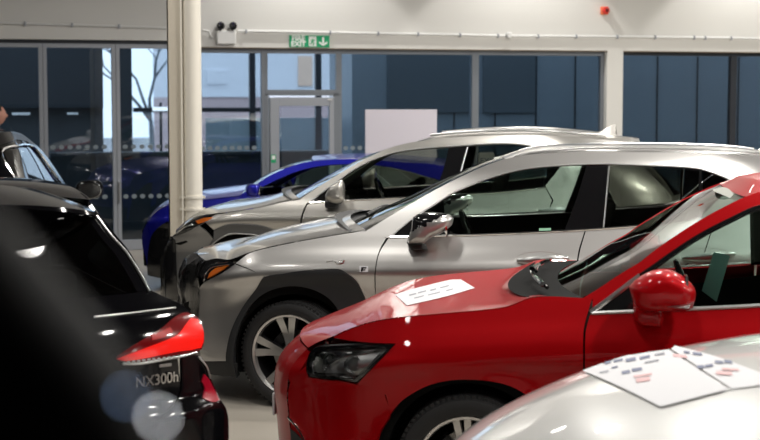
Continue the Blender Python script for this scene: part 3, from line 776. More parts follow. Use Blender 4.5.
t = bpy.data.objects.new('low_yard_wall', None); COL.objects.link(t); t.matrix_world = WM @ Matrix.Translation((0, 1.5, 0)); tag(t, 'low dark wall in the yard directly outside the glass doors', 'wall')
D = -1.5; zz = wz(150, 152, D)
lb('wall_body', [(wu(50, 150, D), wu(340, 150, D), 0, .25, 0, zz - .05)], mat('dark_wall', (.035, .045, .052), .7), t); lb('wall_coping', [(wu(50, 150, D), wu(340, 150, D), -.03, .28, zz - .05, zz)], M['block2'], t)
# bare tree
t = bpy.data.objects.new('bare_tree', None); COL.objects.link(t); tp = WM @ Vector((wu(150, 60, -14), 14, 0)); t.location = tp; tag(t, 'bare winter tree seen through the glass left of the column', 'tree')
bm = bmesh.new(); rnd = random.Random(5)
def branch(p, d, L, r, k):
    q = p + d * L; mid = (p + q) / 2 + Vector((rnd.uniform(-1, 1), rnd.uniform(-1, 1), 0)) * L * .06
    tube(bm, [p, mid, q], [r, r * .8, r * .62], 5 if k < 3 else 3, False)
    if k >= 7: return
    for j in range(3 if k < 4 else 2):
        a = rnd.uniform(0, 2 * PI); sp = rnd.uniform(.4, .9); side = Vector((math.cos(a), math.sin(a), rnd.uniform(-.15, .25)))
        branch(q, (d + side * sp).normalized(), L * rnd.uniform(.62, .8), r * .58, k + 1)
branch(Vector((0, 0, 0)), Vector((0, 0, 1)), 1.5, .08, 0); frombm('trunk', bm, mat('bark_grey', (.20, .22, .24), .9), t)
# lamp over the yard, seen by the column
t = bpy.data.objects.new('yard_lamp', None); COL.objects.link(t); t.matrix_world = WM @ Matrix.Translation((wu(161, 109, -4), 4.0, 0)); tag(t, 'white yard lamp glowing outside the glass beside the column', 'lamp')
zz = wz(161, 109, -4); lb('lamp_tube', [(-.13, .13, -.03, .03, zz - .03, zz + .03)], mat('yard_glow', (.9, .9, .9), .5, emit=((.95, .97, 1), 2.2)), t); lb('post', [(-.02, .02, .03, .07, 0, zz + .1)], M['frame_d'], t)
# person at the far left
def person():
    bx = on_depth(-5.0, 118, 17.4)
    t = bpy.data.objects.new('person', None); COL.objects.link(t); t.location = (bx.x, 17.4, 0); tag(t, 'person in dark clothes standing by the glass doors at the left edge', 'person')
    skin = mat('skin', (.62, .30, .22), .5); cloth = mat('dark_clothes', (.02, .022, .03), .8); hair = mat('dark_hair', (.03, .02, .015), .7)
    def skinned(name, V, E, R, m, root, par=t, sub=2):
        me = bpy.data.meshes.new(name); me.from_pydata(V, E, []); o = link(name, me, m, par)
        md = o.modifiers.new('s', 'SKIN'); me.skin_vertices[0].data
        for i, r in enumerate(R): me.skin_vertices[0].data[i].radius = (r, r) if not isinstance(r, tuple) else r
        me.skin_vertices[0].data[root].use_root = True; ss = o.modifiers.new('u', 'SUBSURF'); ss.levels = sub; ss.render_levels = sub; return o
    dz = on_depth(-3, 105, 17.4).z - 1.76
    V = [(0, 0, .98), (0, 0, 1.12), (0, 0, 1.30), (0, 0, 1.45), (0.0, 0, 1.53), (.01, 0, 1.60), (.02, 0, 1.68),
         (0, -.10, .92), (.02, -.11, .50), (-.02, -.11, .09), (.13, -.11, .04), (0, .10, .92), (.02, .11, .50), (-.02, .11, .09), (.13, .11, .04),
         (0, -.19, 1.43), (-.03, -.23, 1.15), (.10, -.21, .92), (0, .19, 1.43), (-.03, .23, 1.15), (.10, .21, .92)]
    E = [(0, 1), (1, 2), (2, 3), (3, 4), (4, 5), (5, 6), (0, 7), (7, 8), (8, 9), (9, 10), (0, 11), (11, 12), (12, 13), (13, 14), (3, 15), (15, 16), (16, 17), (3, 18), (18, 19), (19, 20)]
    R = [.13, .12, .14, .11, .055, .055, .06, .09, .06, .04, .035, .09, .06, .04, .035, .055, .045, .03, .055, .045, .03]
    V = [(a, b, c + dz * c / 1.76) for a, b, c in V]
    skinned('body', V, E, R, cloth, 0)
    zh = 1.64 + dz
    bm = bmesh.new(); bmesh.ops.create_icosphere(bm, subdivisions=4, radius=1)
    for v in bm.verts:
        x, y, z = v.co; s = 1 - .25 * max(0, -z)
        X = x * .098 * s; Y = y * .076 * s; Z = z * .118
        if x > .6: X += .026 * math.exp(-((z + .05) / .16) ** 2 - (y / .20) ** 2) + .010 * math.exp(-((z + .42) / .08) ** 2 - (y / .3) ** 2) + .012 * math.exp(-((z + .85) / .2) ** 2 - (y / .4) ** 2) - .006 * math.exp(-((z - .12) / .1) ** 2 - ((abs(y) - .38) / .16) ** 2)
        v.co = Vector((X + .03, Y, Z + zh))
    tube(bm, [(0, 0, zh - .18), (.01, 0, zh - .06)], .052, 12)
    for k in (-1, 1): bbox(bm, .005, .035, k * .078 - .01, k * .078 + .01, zh - .04, zh + .03, .008)
    hd = frombm('head', bm, skin, t, True)
    bm = bmesh.new(); bmesh.ops.create_icosphere(bm, subdivisions=3, radius=1)
    for v in bm.verts: v.co = Vector((v.co.x * .105 + .012, v.co.y * .086, max(v.co.z, -.25 if v.co.x < -.1 else .35) * .125 + zh + .008))
    frombm('hair', bm, hair, hd, True)
    bm = bmesh.new()
    for k in (-1, 1): bmesh.ops.create_icosphere(bm, subdivisions=2, radius=.011, matrix=Matrix.Translation((.103, k * .031, zh + .012)))
    frombm('eyes', bm, mat('eye_white', (.5, .5, .5), .3), hd, True)
    for k in (-1, 1):
        h = Vector((.10, k * .21, .92 + dz * .52)); bm = bmesh.new()
        tube(bm, [h, h + Vector((.015, 0, -.05)), h + Vector((.02, 0, -.10))], [(.018, .032), (.016, .040), (.013, .038)], 10)
        for j in range(4):
            a = h + Vector((.02 - .0, (j - 1.5) * .019, -.09)); L = (.07, .08, .075, .06)[j]
            tube(bm, [a, a + Vector((.004, 0, -L * .5)), a + Vector((-.012, 0, -L))], [.009, .0085, .007], 7)
        a = h + Vector((.02, -k * .03, -.04)); tube(bm, [a, a + Vector((.02, -k * .018, -.03)), a + Vector((.025, -k * .014, -.06))], [.011, .010, .008], 7)
        frombm('hand', bm, skin, t, True)
person()

# ------------------------------------------------------------------ vehicles
YAW = rad(-7)
def nrmP(px, py, z): return on_z(px, py, z)
# ===== silver crossover (second row)
ux = Car('silver_crossover', 'silver crossover with black wheel arch trim, its amber headlight behind the red car', 'car', YAW, W=.92,
         pin=(on_z(293, 355.5, .341), (0, -.90, .341)), zs=[(-.93, .76), (-.6, .82), (0, .865), (.6, .875), (1.6, .90), (2.8, .96), (3.6, .98)],
         nose=[(.1, -.78), (.3, -.86), (.5, -.88), (.75, -.86), (.9, -.80), (1.0, -.7)], tail=[(.1, 3.75), (.4, 3.87), (.9, 3.85), (1.1, 3.77), (1.5, 3.40), (1.65, 3.2)], wb=2.86, R=.341, archR=.385, rimR=.257)
def build_ux(c):
    P = c.P
    hoodpx = [(206, 260.5), (217, 258.3), (229.6, 259.5), (249.5, 252.2), (270, 246.6), (310, 238.7), (350, 232.2), (366, 230.5)]
    hood = P(hoodpx)
    c.hood = c.bridge('bonnet', hood, c.paint, crown=lambda u: .008 + .034 * min(1, u * 2.5), bow=lambda u: .20 * (1 - u) ** 2 + .20 * u ** 3, nz=3.2, n=40)
    c.panel('front_fender', P([(235.6, 263.3), (250, 253.2), (270, 247.6), (310, 239.6), (350, 233.1), (366, 231.2), (386, 238), (378.6, 252), (375.3, 267), (374.5, 283), (376, 345), (370, 376), (367, 304), (362.5, 292.5), (356, 281), (346, 272.5), (338, 268.8), (310, 270), (288, 272.6), (265, 276.6), (250, 269)]), c.paint)
    c.panel('front_bumper', P([(235, 264.2), (249.5, 269.8), (264, 276.4), (256, 289), (242, 308), (231, 331), (226, 353), (227, 361), (201, 361), (199.5, 340), (199.5, 310), (199, 290), (203.4, 283.2), (222.5, 273)]), c.paint)
    c.panel('bumper_lip', P([(201, 361.5), (227, 361.5), (237, 364), (237, 377), (212, 375), (202, 371)]), M['plastic'], off=-.005)
    outer = [(226.4, 361), (226.3, 353), (231.2, 331), (242.3, 308), (256.3, 289), (265, 277), (288, 273), (310, 270.4), (338, 269.2), (346, 273), (356, 281.4), (362.2, 292.8), (366.6, 304), (370, 378)]
    inner = [(352, 380), (350, 340), (341, 315), (330, 299), (312, 289), (290, 286), (268, 291.5), (252, 304), (240, 325), (234, 350), (236.5, 378), (237.5, 378), (229, 366)]
    c.panel('wheel_arch_trim', P(outer + inner), M['plastic'], off=.012, thick=.05, corner=50)
    # doors
    bot = 368
    c.panel('front_door', P([(388.5, 238.6), (430, 237.2), (470, 236), (528, 233.6), (584.5, 230.6), (582, 239), (578.6, 250), (575, 275), (573, bot), (378, bot), (376, 310), (375.6, 283), (376.3, 267), (379.6, 252.4)]), c.paint)
    c.panel('rear_door', P([(586, 230.4), (640, 227), (700, 221.5), (712, 228), (703, 255), (678, 270), (660, 300), (652, bot), (574.5, bot), (576.3, 275), (580, 251), (583.4, 239)]), c.paint)
    w = c.wb
    c.panel('rear_quarter', P([(702, 221.3), (736, 186), (775, 190), ('L', 3.70, 1.20), ('L', 3.79, .95), ('L', 3.81, .5), ('L', w + .42, .35)]) + [(w + .40 * math.cos(a), .341 + .40 * math.sin(a)) for a in [.3, .8, 1.3, 1.8, 2.3]] + P([(661, 300), (679, 270.5), (704, 255.5), (713, 228)]), c.paint, corner=30)
    c.panel('sill_trim', [(.44, .30), (2.22, .33), (2.22, .19), (.46, .17)], M['plastic'], off=.0)
    # greenhouse frame
    dlo = [(392, 235.5), (400, 228.8), (414.5, 217), (433.6, 205), (452, 193.3), (468, 186), (483, 180), (505.5, 172.8), (528, 168), (562, 165), (600, 163.6), (635.5, 164.6), (681, 166.4), (699, 168.4), (717, 174), (738, 183.6), (722, 196), (700, 217), (680, 223), (640, 226), (585, 229.8), (528, 232.8), (460, 235.3)]
    ws = [(366, 231), (395, 213.2), (413, 202.5), (449, 182.5), (485.5, 165.5), (505.5, 158.8)]
    roof = [(505.5, 158.8), (528, 154.8), (562, 152.8), (600, 152), (658, 152.5), (700, 153.5), (745, 155.5), (780, 160), (810, 167)]
    rear = [(810, 167), (835, 180), (855, 200), (862, 215)]
    lwr = [(700, 221), (650, 226.5), (585, 230.2), (528, 233.2), (470, 235.6), (389, 238.2)]
    c.panel('body_side_frame', P(ws + roof[1:]) + P(rear) + P([(775, 189), (738, 186)] + lwr), c.paint, holes=[P(dlo)], corner=40)
    c.trim('window_trim', P([(390, 237), (430, 235.9), (470, 235), (528, 232.6), (585, 229.6), (640, 225.8), (682, 221.8)]), .007, M['chrome'], off=.004)
    c.trim('window_surround', P([(391, 236.3), (400, 228.8), (414.5, 217.3), (433.6, 205.3), (452, 193.6), (468, 186.4), (483, 180.4), (505.5, 173.2), (528, 168.4), (562, 165.4), (600, 164), (635.5, 165), (681, 166.8), (699, 168.8), (717, 174.4), (738, 183.6)]), .006, M['satin'], off=.004)
    # glass
    c.panel('sail_panel', P([(392, 235.2), (401, 228.4), (415, 217.4), (424, 211.5), (424, 235.4)]), M['gloss'], off=-.006)
    c.panel('side_window', P([(424, 211.5), (433.6, 205.5), (452, 193.8), (468, 186.4), (483, 180.4), (505.5, 173.2), (528, 168.4), (562, 165.4), (588, 164.4), (577, 197), (565.5, 230.2), (528, 232.4), (460, 235), (424, 235.6)]), M['glass'], off=-.012, thick=0)
    c.panel('rear_side_window', P([(608, 164.4), (635.5, 165), (681, 166.8), (700, 169), (698.5, 216.5), (680, 222.4), (640, 225.6), (603, 228.4)]), M['stint'], off=-.012, thick=0)
    c.panel('quarter_window', P([(703, 169.6), (717, 174.4), (736, 183.6), (722, 195.6), (702, 214)]), M['dtint'], off=-.010, thick=0)
    c.panel('door_pillar', P([(587, 164.2), (609, 164), (604, 228.8), (564.5, 230.6), (577, 197)]), M['gloss'], off=-.004)
    c.trim('pillar_strip', P([(609, 166), (606.5, 195), (603.5, 228)]), .006, M['satin'], off=.002)
    c.trim('quarter_divider', P([(700.5, 168.5), (700, 190), (701, 218)]), .010, M['gloss'], off=-.002)
    c.bridge('windscreen', P(ws), M['wglass'], bow=lambda u: .04 + .14 * (1 - u) ** 2, nx=2, off=-.004, up=Vector((-1, 0, 1)))
    c.bridge('roof', P(roof), c.paint, crown=lambda u: .035 * min(1, u * 5), bow=lambda u: .04 * (1 - u) ** 3, nz=3, n=30)
    c.bridge('roof_lining', P(roof), M['lining'], crown=.03, bow=lambda u: .10 * (1 - u) ** 3, nz=3, off=-.045, inset=.03)
    c.bridge('rear_window', P(rear), M['dtint'], bow=-.09, up=Vector((1, 0, .5)))
    c.bridge('tailgate', P(rear[-1:] + [('L', 3.79, .95), ('L', 3.81, .5)]), c.paint, bow=-.12, up=Vector((1, 0, 0)))
    c.bridge('rear_bumper', P([('L', 3.81, .5), ('L', 3.77, .22)]), M['plastic'], bow=-.12, up=Vector((1, 0, 0)))
    c.trim('roof_rail', P([(514, 159.5), (528, 156), (562, 152.8), (600, 151), (658, 151.3), (700, 152.2), (742, 154), (775, 157.5)]), .008, M['satin'], off=-.03, dz=.018, sides=8)
    # front: wrapped grille and fascia
    fr = P([(206, 260.5), (200.5, 268), (199.5, 288), (199.7, 312), (200, 345), (202, 371)])
    c.bridge('grille', fr, M['gloss'], bow=lambda u: .16 + .11 * min(1, u * 2) - .04 * u, nx=2.6, up=Vector((-1, 0, 0)), n=36)
    fl = c.bridge('protective_film', fr[:-1], M['film'], bow=lambda u: .185 + .12 * min(1, u * 2) - .04 * u, nx=2.6, up=Vector((-1, 0, 0)), n=60, off=.004)
    tx = bpy.data.textures.new('film_folds', 'CLOUDS'); tx.noise_scale = .07; dm = fl.modifiers.new('folds', 'DISPLACE'); dm.texture = tx; dm.strength = .045; dm.mid_level = .4
    # head lamp
    hl = [(199.6, 268), (206, 261.5), (217, 259.3), (228.8, 260.6), (234.6, 263.9), (222.5, 272.6), (203.6, 282.8), (200, 276.6)]
    c.panel('headlight', P(hl), M['gloss'], off=-.008)
    c.panel('indicator_lens', P([(207.6, 278.6), (210, 272.6), (216, 267.9), (228.4, 265.2), (222.3, 269.8)]), M['amber'], off=.004, thick=.008)
    c.trim('daytime_lamp', P([(202.5, 277), (205, 270), (212, 264.5), (228, 262.6)]), .006, M['clear'], off=.004)
    c.trim('lamp_trim', P([(204, 281), (206, 273), (213, 267), (230, 264.2)]), .004, M['chrome'], off=.004)
    c.panel('headlight_cover', P(hl), M['clear'], off=.012, thick=.012)
    # badges
    bm = bmesh.new()
    c.panel('fender_badge', P([(359.5, 265.8), (368, 266), (368.2, 272), (359.6, 272)]), M['paper'], off=.004, thick=.004, sub=1, corner=0, both=True)
    c.panel('badge_letter', P([(361.5, 267), (366.6, 267), (366.4, 268.3), (363.2, 268.4), (363, 269.2), (365.6, 269.2), (365.5, 270.2), (362.8, 270.3), (362.5, 271.4), (361, 271.4)]), M['gloss'], off=.006, thick=.002, sub=1)
    c.trim('hybrid_script', P([(326.5, 261.8), (332, 260.8), (339, 261.2), (344.5, 260.2), (343, 263), (337.5, 264.2), (335, 262)]), .0035, M['chrome'], off=.004)
    x0, z0 = P([(518, 260.8)])[0]; x1, z1 = P([(568, 258)])[0]
    handle(c, x0, x1, z0, M['satin'], z1); handle(c, x0 + 1.0, x1 + 1.0, z0 + .03, M['satin'], z1 + .04)
    # mirrors
    x, z = P([(421, 240)])[0]
    traced_mirror(c, [(414.5, 216), (420, 212.4), (432, 211), (449, 212.6), (454.6, 217), (452.8, 224), (443, 232), (432, 237), (424.8, 243), (408, 243), (408.5, 238), (412, 228)], [(406.5, 242), (425, 242.6), (427, 249.5), (411, 250)], c.paint, M['plastic'], split=[(411, 231), (449, 212.5)])
    # wipers and cowl
    cw_ = c.bridge('cowl', P([(350, 232.4), (367, 230.6)]), M['plastic'], bow=lambda u: .20 - .02 * u, nx=2, crown=lambda u: .055 * (1 - u), nz=3.2, off=.002)
    for k in (-1, 1):
        bm = bmesh.new(); x, z = P([(366, 231)])[0]
        tube(bm, [(x - .06, .1 * k - .2, z + .065), (x - .02, .1 * k + .12, z + .085), (x - .02, .1 * k + .45, z + .07)], [.012, .010, .006], 6); frombm('wiper', bm, M['plastic'], c.root, True)
    bm = bmesh.new(); lathe(bm, [(0, 0)], 'z', 3) if 0 else None
    q = [(2.62, 0), (2.85, 0)]
    zt = P([('L', 2.7, 1.5)])[0]
    for (a, b, h) in ((2.90, 3.12, .09),):
        f = [bm.verts.new((a, 0, 1.60)), bm.verts.new((b, .0, 1.60 + h)), bm.verts.new((b + .01, 0, 1.58)), bm.verts.new((a, -.02, 1.58)), bm.verts.new((b, -.025, 1.58)), bm.verts.new((a, .02, 1.58)), bm.verts.new((b, .025, 1.58))]
        for t in ((0, 3, 4), (0, 4, 1), (0, 1, 6), (0, 6, 5), (1, 4, 2), (1, 2, 6)): bm.faces.new([f[i] for i in t])
    frombm('roof_antenna', bm, c.paint, c.root, True)
    belt = P([(390, 240), (470, 237), (585, 232)]) + [(2.3, 1.0), (2.9, 1.08), (3.5, 1.08)]
    c.chassis([(-.6, .70), (-.2, .80), (.5, .90)] + belt, rim='machined', steer=rad(-14))
    cabin(c, .78, 1.55, 2.45, .98, M['dseat'], h=1.22)
    # small sticker at the foot of the window
    c.panel('window_sticker', P([(539, 228.4), (551, 228), (551, 230.4), (539, 230.8)]), mat('sticker_green', (.25, .5, .35), .5), off=-.006, thick=0, both=False, sub=1)
build_ux(ux)

# ===== red hatchback
rd = Car('red_car', 'glossy red car with a clear headlight and a white price sheet on its bonnet', 'car', YAW, W=.885,
         pin=(on_z(467, 467, .32), (0, -.865, .32)), zs=[(-.93, .66), (-.6, .74), (0, .80), (.6, .83), (1.6, .86), (2.8, .90), (3.5, .92)],
         nose=[(.1, -.80), (.3, -.85), (.5, -.87), (.68, -.84), (.85, -.74)], tail=[(.1, 3.30), (.4, 3.42), (.9, 3.42), (1.15, 3.38), (1.5, 2.95)], wb=2.6, R=.32, archR=.372, paint='red', rimR=.226, kf=.66, flare=.018)
def build_red(c):
    P = c.P
    hoodpx = [(308, 347.5), (318, 342), (332, 336.5), (350, 328.5), (372, 321.5), (400, 317), (440, 313.5), (480, 310), (508, 306), (530, 297.5), (548, 295.5)]
    hood = P(hoodpx)
    c.hood = c.bridge('bonnet', hood, c.paint, crown=lambda u: .006 + .012 * min(1, u * 2.2) - .060 * u, bow=lambda u: .12 * (1 - u) ** 2 + .13 * u ** 3, nz=2.6, n=44)
    fpx = [(386, 344.6), (350, 342.8), (333, 340)] 
    arch = [(378, 440), (380.5, 431), (390, 414.2), (402, 400.6), (422.8, 387.8), (443, 381.4), (465.5, 379.6), (488, 381), (510, 386), (530, 398), (545, 418), (553, 445), (556, 500)]
    c.panel('front_fender', P([(333, 337.4), (350, 329.4), (372, 322.3), (400, 317.8), (440, 314.3), (480, 310.8), (508, 306.8), (530, 298.4), (549, 296.4), (583, 298), (592, 299), (588, 312), (583.6, 330), (583, 366), (584, 500)] + arch[::-1][:-2] + [(386, 395), (357, 384.2), (389, 351), (396, 343.6), (372, 342.5), (350, 340.6)]), c.paint, corner=45)
    c.panel('front_bumper', P([(356, 384.6), (372, 388.5), (384.5, 394.2), (385, 396.5), (389.6, 414.6), (380, 431), (376, 445), (374, 500), (300, 500), (292, 440), (288, 400), (290, 383), (300, 371), (306.5, 366), (308, 377.6), (327.7, 380.2), (340, 381)]), c.paint, corner=50)
    c.panel('bumper_corner_nose', P([(290, 382.5), (300, 370.5), (306.5, 360), (309, 352.5), (306.5, 349.5), (300, 356), (291, 368), (288, 378)]), c.paint)
    c.panel('front_door', P([(594, 313.2), (634, 312), (693, 309.4), (760, 306.4), (800, 303.5), (804, 340), (790, 520), (586, 520), (585, 366), (585.6, 332), (590, 314.6)]), c.paint)
    c.panel('rear_door', [(x, z) for x, z in [(1.455, 1.065), (2.35, 1.12), (2.48, .95), (2.22, .60), (2.12, .18), (1.435, .18)]], c.paint)
    w = c.wb
    c.panel('rear_quarter', [(2.37, 1.12), (2.95, 1.19), (3.16, 1.14), (3.34, .88), (3.36, .4), (3.1, .3), (w + .40, .3)] + [(w + .385 * math.cos(a), .32 + .385 * math.sin(a)) for a in [.3, .8, 1.3, 1.8, 2.3]] + [(2.24, .60), (2.50, .95)], c.paint, corner=30)
    c.panel('sill_trim', [(.42, .22), (2.2, .22), (2.2, .14), (.44, .14)], c.paint, off=-.004)
    dlo = [(592, 312), (612, 297), (630, 283.5), (652, 267.8), (673, 252.5), (700, 235), (730, 219.6), (760, 206.5), ('L', 1.7, 1.49), ('L', 2.1, 1.475), ('L', 2.5, 1.40), ('L', 2.82, 1.27), ('L', 2.7, 1.17), ('L', 2.2, 1.125), (800, 302.5), (760, 305.6), (693, 308.6), (634, 311.2)]
    ws = [(583, 298), (600, 287.5), (620, 274), (640, 262), (655, 250), (688, 227.5), (716, 211), (745, 196.8)]
    roof = [(745, 196.8), (762, 191.5), (790, 187), ('L', 1.9, 1.56), ('L', 2.3, 1.54), ('L', 2.7, 1.47)]
    rear = [('L', 2.7, 1.47), ('L', 2.95, 1.33), ('L', 3.14, 1.18)]
    c.panel('body_side_frame', P(ws + roof[1:] + rear[1:] + [('L', 2.95, 1.20), ('L', 2.2, 1.11), (801, 303.2), (760, 306.2), (693, 309.2), (634, 311.8), (592.4, 313), (592.5, 299)]), c.paint, holes=[P(dlo)], corner=40)
    c.trim('window_trim', P([(591, 312.8), (634, 311), (693, 308.4), (760, 305.2), (800, 302.3)]), .009, M['satin'], off=.004)
    c.trim('window_surround', P([(590.5, 312.4), (612, 296.6), (630, 282.8), (640, 275.5)]), [(.009, .013)] * 16, M['satin'], off=.004)
    c.trim('window_seal', P([(640, 276.5), (652, 268.4), (673, 253.5), (700, 236), (730, 220.4), (760, 207.3), ('L', 1.7, 1.485), ('L', 2.1, 1.47), ('L', 2.5, 1.395)]), .014, M['gloss'], off=.001)
    c.panel('sail_panel', P([(594, 311.6), (614, 297), (632, 283.5), (645, 274), (645, 310.6)]), M['gloss'], off=-.006)
    c.panel('side_window', P([(645, 274), (655, 266.8), (676, 252.8), (700, 237), (730, 221.4), (760, 208.3), ('L', 1.40, 1.485), ('L', 1.44, 1.075), (760, 305), (693, 308), (645, 310.2)]), M['glass'], off=-.012, thick=0)
    c.panel('rear_side_window', [(1.54, 1.485), (1.8, 1.485), (2.1, 1.47), (2.5, 1.395), (2.80, 1.27), (2.7, 1.18), (2.2, 1.13), (1.56, 1.085)], M['tint'], off=-.012, thick=0)
    c.panel('door_pillar', [(1.38, 1.50), (1.56, 1.50), (1.58, 1.08), (1.42, 1.07)], M['gloss'], off=-.006)
    c.bridge('windscreen', P(ws), M['wglass'], bow=lambda u: .02 + .10 * (1 - u) ** 2, nx=2, off=-.004, up=Vector((-1, 0, 1)))
    c.bridge('roof', P(roof), c.paint, crown=lambda u: .035 * min(1, u * 5), bow=lambda u: .02 * (1 - u) ** 3, nz=3, n=30)
    c.bridge('roof_lining', P(roof), M['lining'], crown=.03, bow=lambda u: .08 * (1 - u) ** 3, nz=3, off=-.04, inset=.03)
    c.bridge('rear_window', P(rear), M['dtint'], bow=-.09, up=Vector((1, 0, .5)))
    c.bridge('tailgate', P([('L', 3.14, 1.18), ('L', 3.32, .88), ('L', 3.36, .4)]), c.paint, bow=-.12, up=Vector((1, 0, 0)))
    c.bridge('rear_bumper', P([('L', 3.36, .4), ('L', 3.3, .18)]), M['plastic'], bow=-.12, up=Vector((1, 0, 0)))
    fr = P([(307.5, 348.5), (300, 356), (291, 368), (288, 381), (287, 400), (291, 440), (298, 500)])
    c.bridge('front_fascia', fr, c.paint, bow=lambda u: .11 + .03 * min(1, u * 2), nx=2.4, up=Vector((-1, 0, 0)), n=44)
    # spindle grille standing proud of the fascia, number plate
    bm = bmesh.new(); zt, zb = .66, .22
    for k in range(14):
        z = zb + (zt - zb) * k / 13; hw = .22 + .10 * abs((z - .48) / .2) ** 1.3 * .8; x = c.nose(z)
        tube(bm, [(x - .115 * (1 - (abs(v) * .55) ** 2.4) - .006, v * hw, z) for v in [-1 + .2 * q for q in range(11)]], .007, 5)
    frombm('grille', bm, M['gloss'], c.root, True)
    bm = bmesh.new(); x = c.nose(.5); bbox(bm, x - .130, x - .118, -.26, .26, .40, .51, .004); frombm('number_plate', bm, M['paper'], c.root)
    fo = [(279, 414), (290, 421), (302, 437), (306, 445), (300, 447), (290, 430), (281, 421)]
    # headlight: recessed housing with lamp units behind a clear cover
    hl = [(306.3, 371), (306.8, 362), (309.6, 353), (316.8, 347.2), (345, 345.2), (385, 344.2), (394.6, 344.2), (388.5, 351), (372, 368), (356.4, 382.4), (340, 379.6), (327.7, 379.2), (309, 376.6)]
    c.panel('headlight', P(hl), M['gloss'], off=-.05, thick=0)
    c.panel('headlight_bezel', P(hl), M['gloss'], off=.001, thick=.05, holes=[P([(309, 371), (309.6, 362), (312, 354.6), (319, 349.6), (345, 347.8), (385, 346.6), (386.5, 350), (370, 366), (355, 379.8), (340, 376.8), (327, 376.2), (311, 374)])])
    c.panel('lamp_backplate', P(hl[1:]), mat('lamp_grey', (.50, .50, .51), .3, .5), off=-.045, thick=0)
    c.panel('lamp_reflector', P([(341, 358), (352, 354.5), (372, 353.5), (379, 354), (368, 366), (355, 377.5), (345, 375.5), (335, 370)]), M['satin'], off=-.03, thick=.01)
    c.panel('lamp_blade', P([(313, 356), (325, 353), (350, 352.4), (378, 349.6), (366, 353.8), (345, 357), (330, 365), (323, 373), (326, 362), (318, 358)]), M['chrome'], off=-.02, thick=.01)
    c.panel('lamp_fins', P([(311, 362), (322, 361), (322, 374), (311, 372.5)]), M['satin'], off=-.03, thick=.01)
    for (a, b, r) in ((330, 362, .030), (318, 367, .024), (352, 366, .034)):
        x, z = P([(a, b)])[0]
        for sd in (-1, 1):
            bm = bmesh.new(); bmesh.ops.create_uvsphere(bm, u_segments=20, v_segments=12, radius=r, matrix=Matrix.Translation((x, sd * (c.S(x, z) - .045), z))); frombm('projector_lens', bm, M['clear'], c.root, True)
            bm = bmesh.new(); lathe(bm, [(r * 1.05, 0), (r * 1.2, .01), (r * 1.2, -.02)], 'y', 20, c=(x, sd * (c.S(x, z) - .04), z)); frombm('projector_ring', bm, M['satin'], c.root, True)
    c.panel('headlight_cover', P(hl), M['clear'], off=.006, thick=.01)
    # chrome edged corner intake
    c.panel('fog_intake', P([(290, 428), (300, 437), (306, 448), (308, 480), (297, 480), (292, 445)]), M['plastic'], off=.004)
    c.trim('intake_trim', P([(288.5, 417), (295, 424), (302, 434), (306.5, 445), (309, 470)]), .007, M['chrome'], off=.006)
    # mirrors
    x, z = P([(648, 316)])[0]
    traced_mirror(c, [(628.5, 285.5), (633.7, 278.6), (649.4, 269), (667, 267), (683, 275), (693.8, 287), (694.4, 298), (689, 308.6), (669, 311.5), (645, 310), (634, 303)], [(633, 303), (660, 306), (664, 320), (662, 327), (640, 325), (634, 318)], c.paint, c.paint, out_y=.14, T=.11, split=[(694, 304), (634, 311)], ind=[(660, 302.5), (674, 300.6), (692.5, 299), (691.5, 305), (676, 305.5)])
    handle(c, 1.27, 1.41, .94, M['chrome']); handle(c, 2.05, 2.27, .98, M['chrome'])
    # cowl, wipers
    c.bridge('cowl', P([(531, 297), (584, 297.4)]), M['liner'], bow=lambda u: .13 - .01 * u, nx=2, crown=lambda u: -.03 * (1 - u), off=-.002, nz=2.6)
    x, z = P([(562, 297)])[0]
    for (y0, y1, dx) in ((-.62, -.05, .0), (-.10, .52, .02)):
        bm = bmesh.new(); N = 8
        pts = [(x - .12 * (1 - ((y0 + (y1 - y0) * k / N) / .75) ** 2) - .03 + dx, y0 + (y1 - y0) * k / N, z + .015 + .02 * (1 - ((y0 + (y1 - y0) * k / N) / .75) ** 2)) for k in range(N + 1)]
        tube(bm, pts, .009, 6); tube(bm, [pts[4], (pts[0][0] - .02, pts[0][1] + .03, pts[0][2] + .01)], [.012, .014], 6)
        frombm('wiper', bm, M['gloss'], c.root, True)
    c.chassis([(-.55, .64), (-.2, .74), (.5, .86), (.9, .92), (1.6, 1.03), (2.3, 1.08), (2.9, 1.10), (3.1, 1.08)], rim='double', steer=0)
    cabin(c, .80, 1.58, 2.4, .93, M['cream'], h=1.06)
build_red(rd)
# price sheet on the red bonnet
tr = rd.bvh(rd.hood)
sh = rd.drape('price_sheet', tr, [(395, 295), (409, 290.5), (450, 280.3), (461, 280), (475, 288.5), (446, 297), (407, 306)], M['paper'], off=.003, cell=5, corner=20, parent=None)
def loose(o, car, label, cat, group=None):
    o.parent = None; o.matrix_world = car.M4; tag(o, label, cat, group)
loose(sh, rd, 'white price sheet lying on the bonnet of the red car', 'paper')
def marks(tree, car, lst, par, m, off=.0045, name='printed_text'):
    for q in lst:
        x, y, w, h, sk = q
        o = car.drape(name, tree, [(x, y), (x + w, y + w * sk), (x + w + h * .3, y + h + w * sk), (x + h * .3, y + h)], m, off=off, cell=5, sub=1, parent=par); o.matrix_parent_inverse = car.M4.inverted() @ Matrix.Identity(4) if 0 else Matrix.Identity(4); o.parent = par
M['grey_ink'] = mat('ink_grey', (.30, .31, .36), .6)
marks(tr, rd, [(409, 295.5, 7, 1.2, -.25), (418, 293, 8, 1.2, -.25), (430, 290.5, 6, 1.2, -.25), (440, 288, 9, 1, -.25), (414, 298.5, 10, .9, -.25), (428, 295.3, 12, .9, -.25), (446, 291, 7, .9, -.25)], sh, M['grey_ink'])
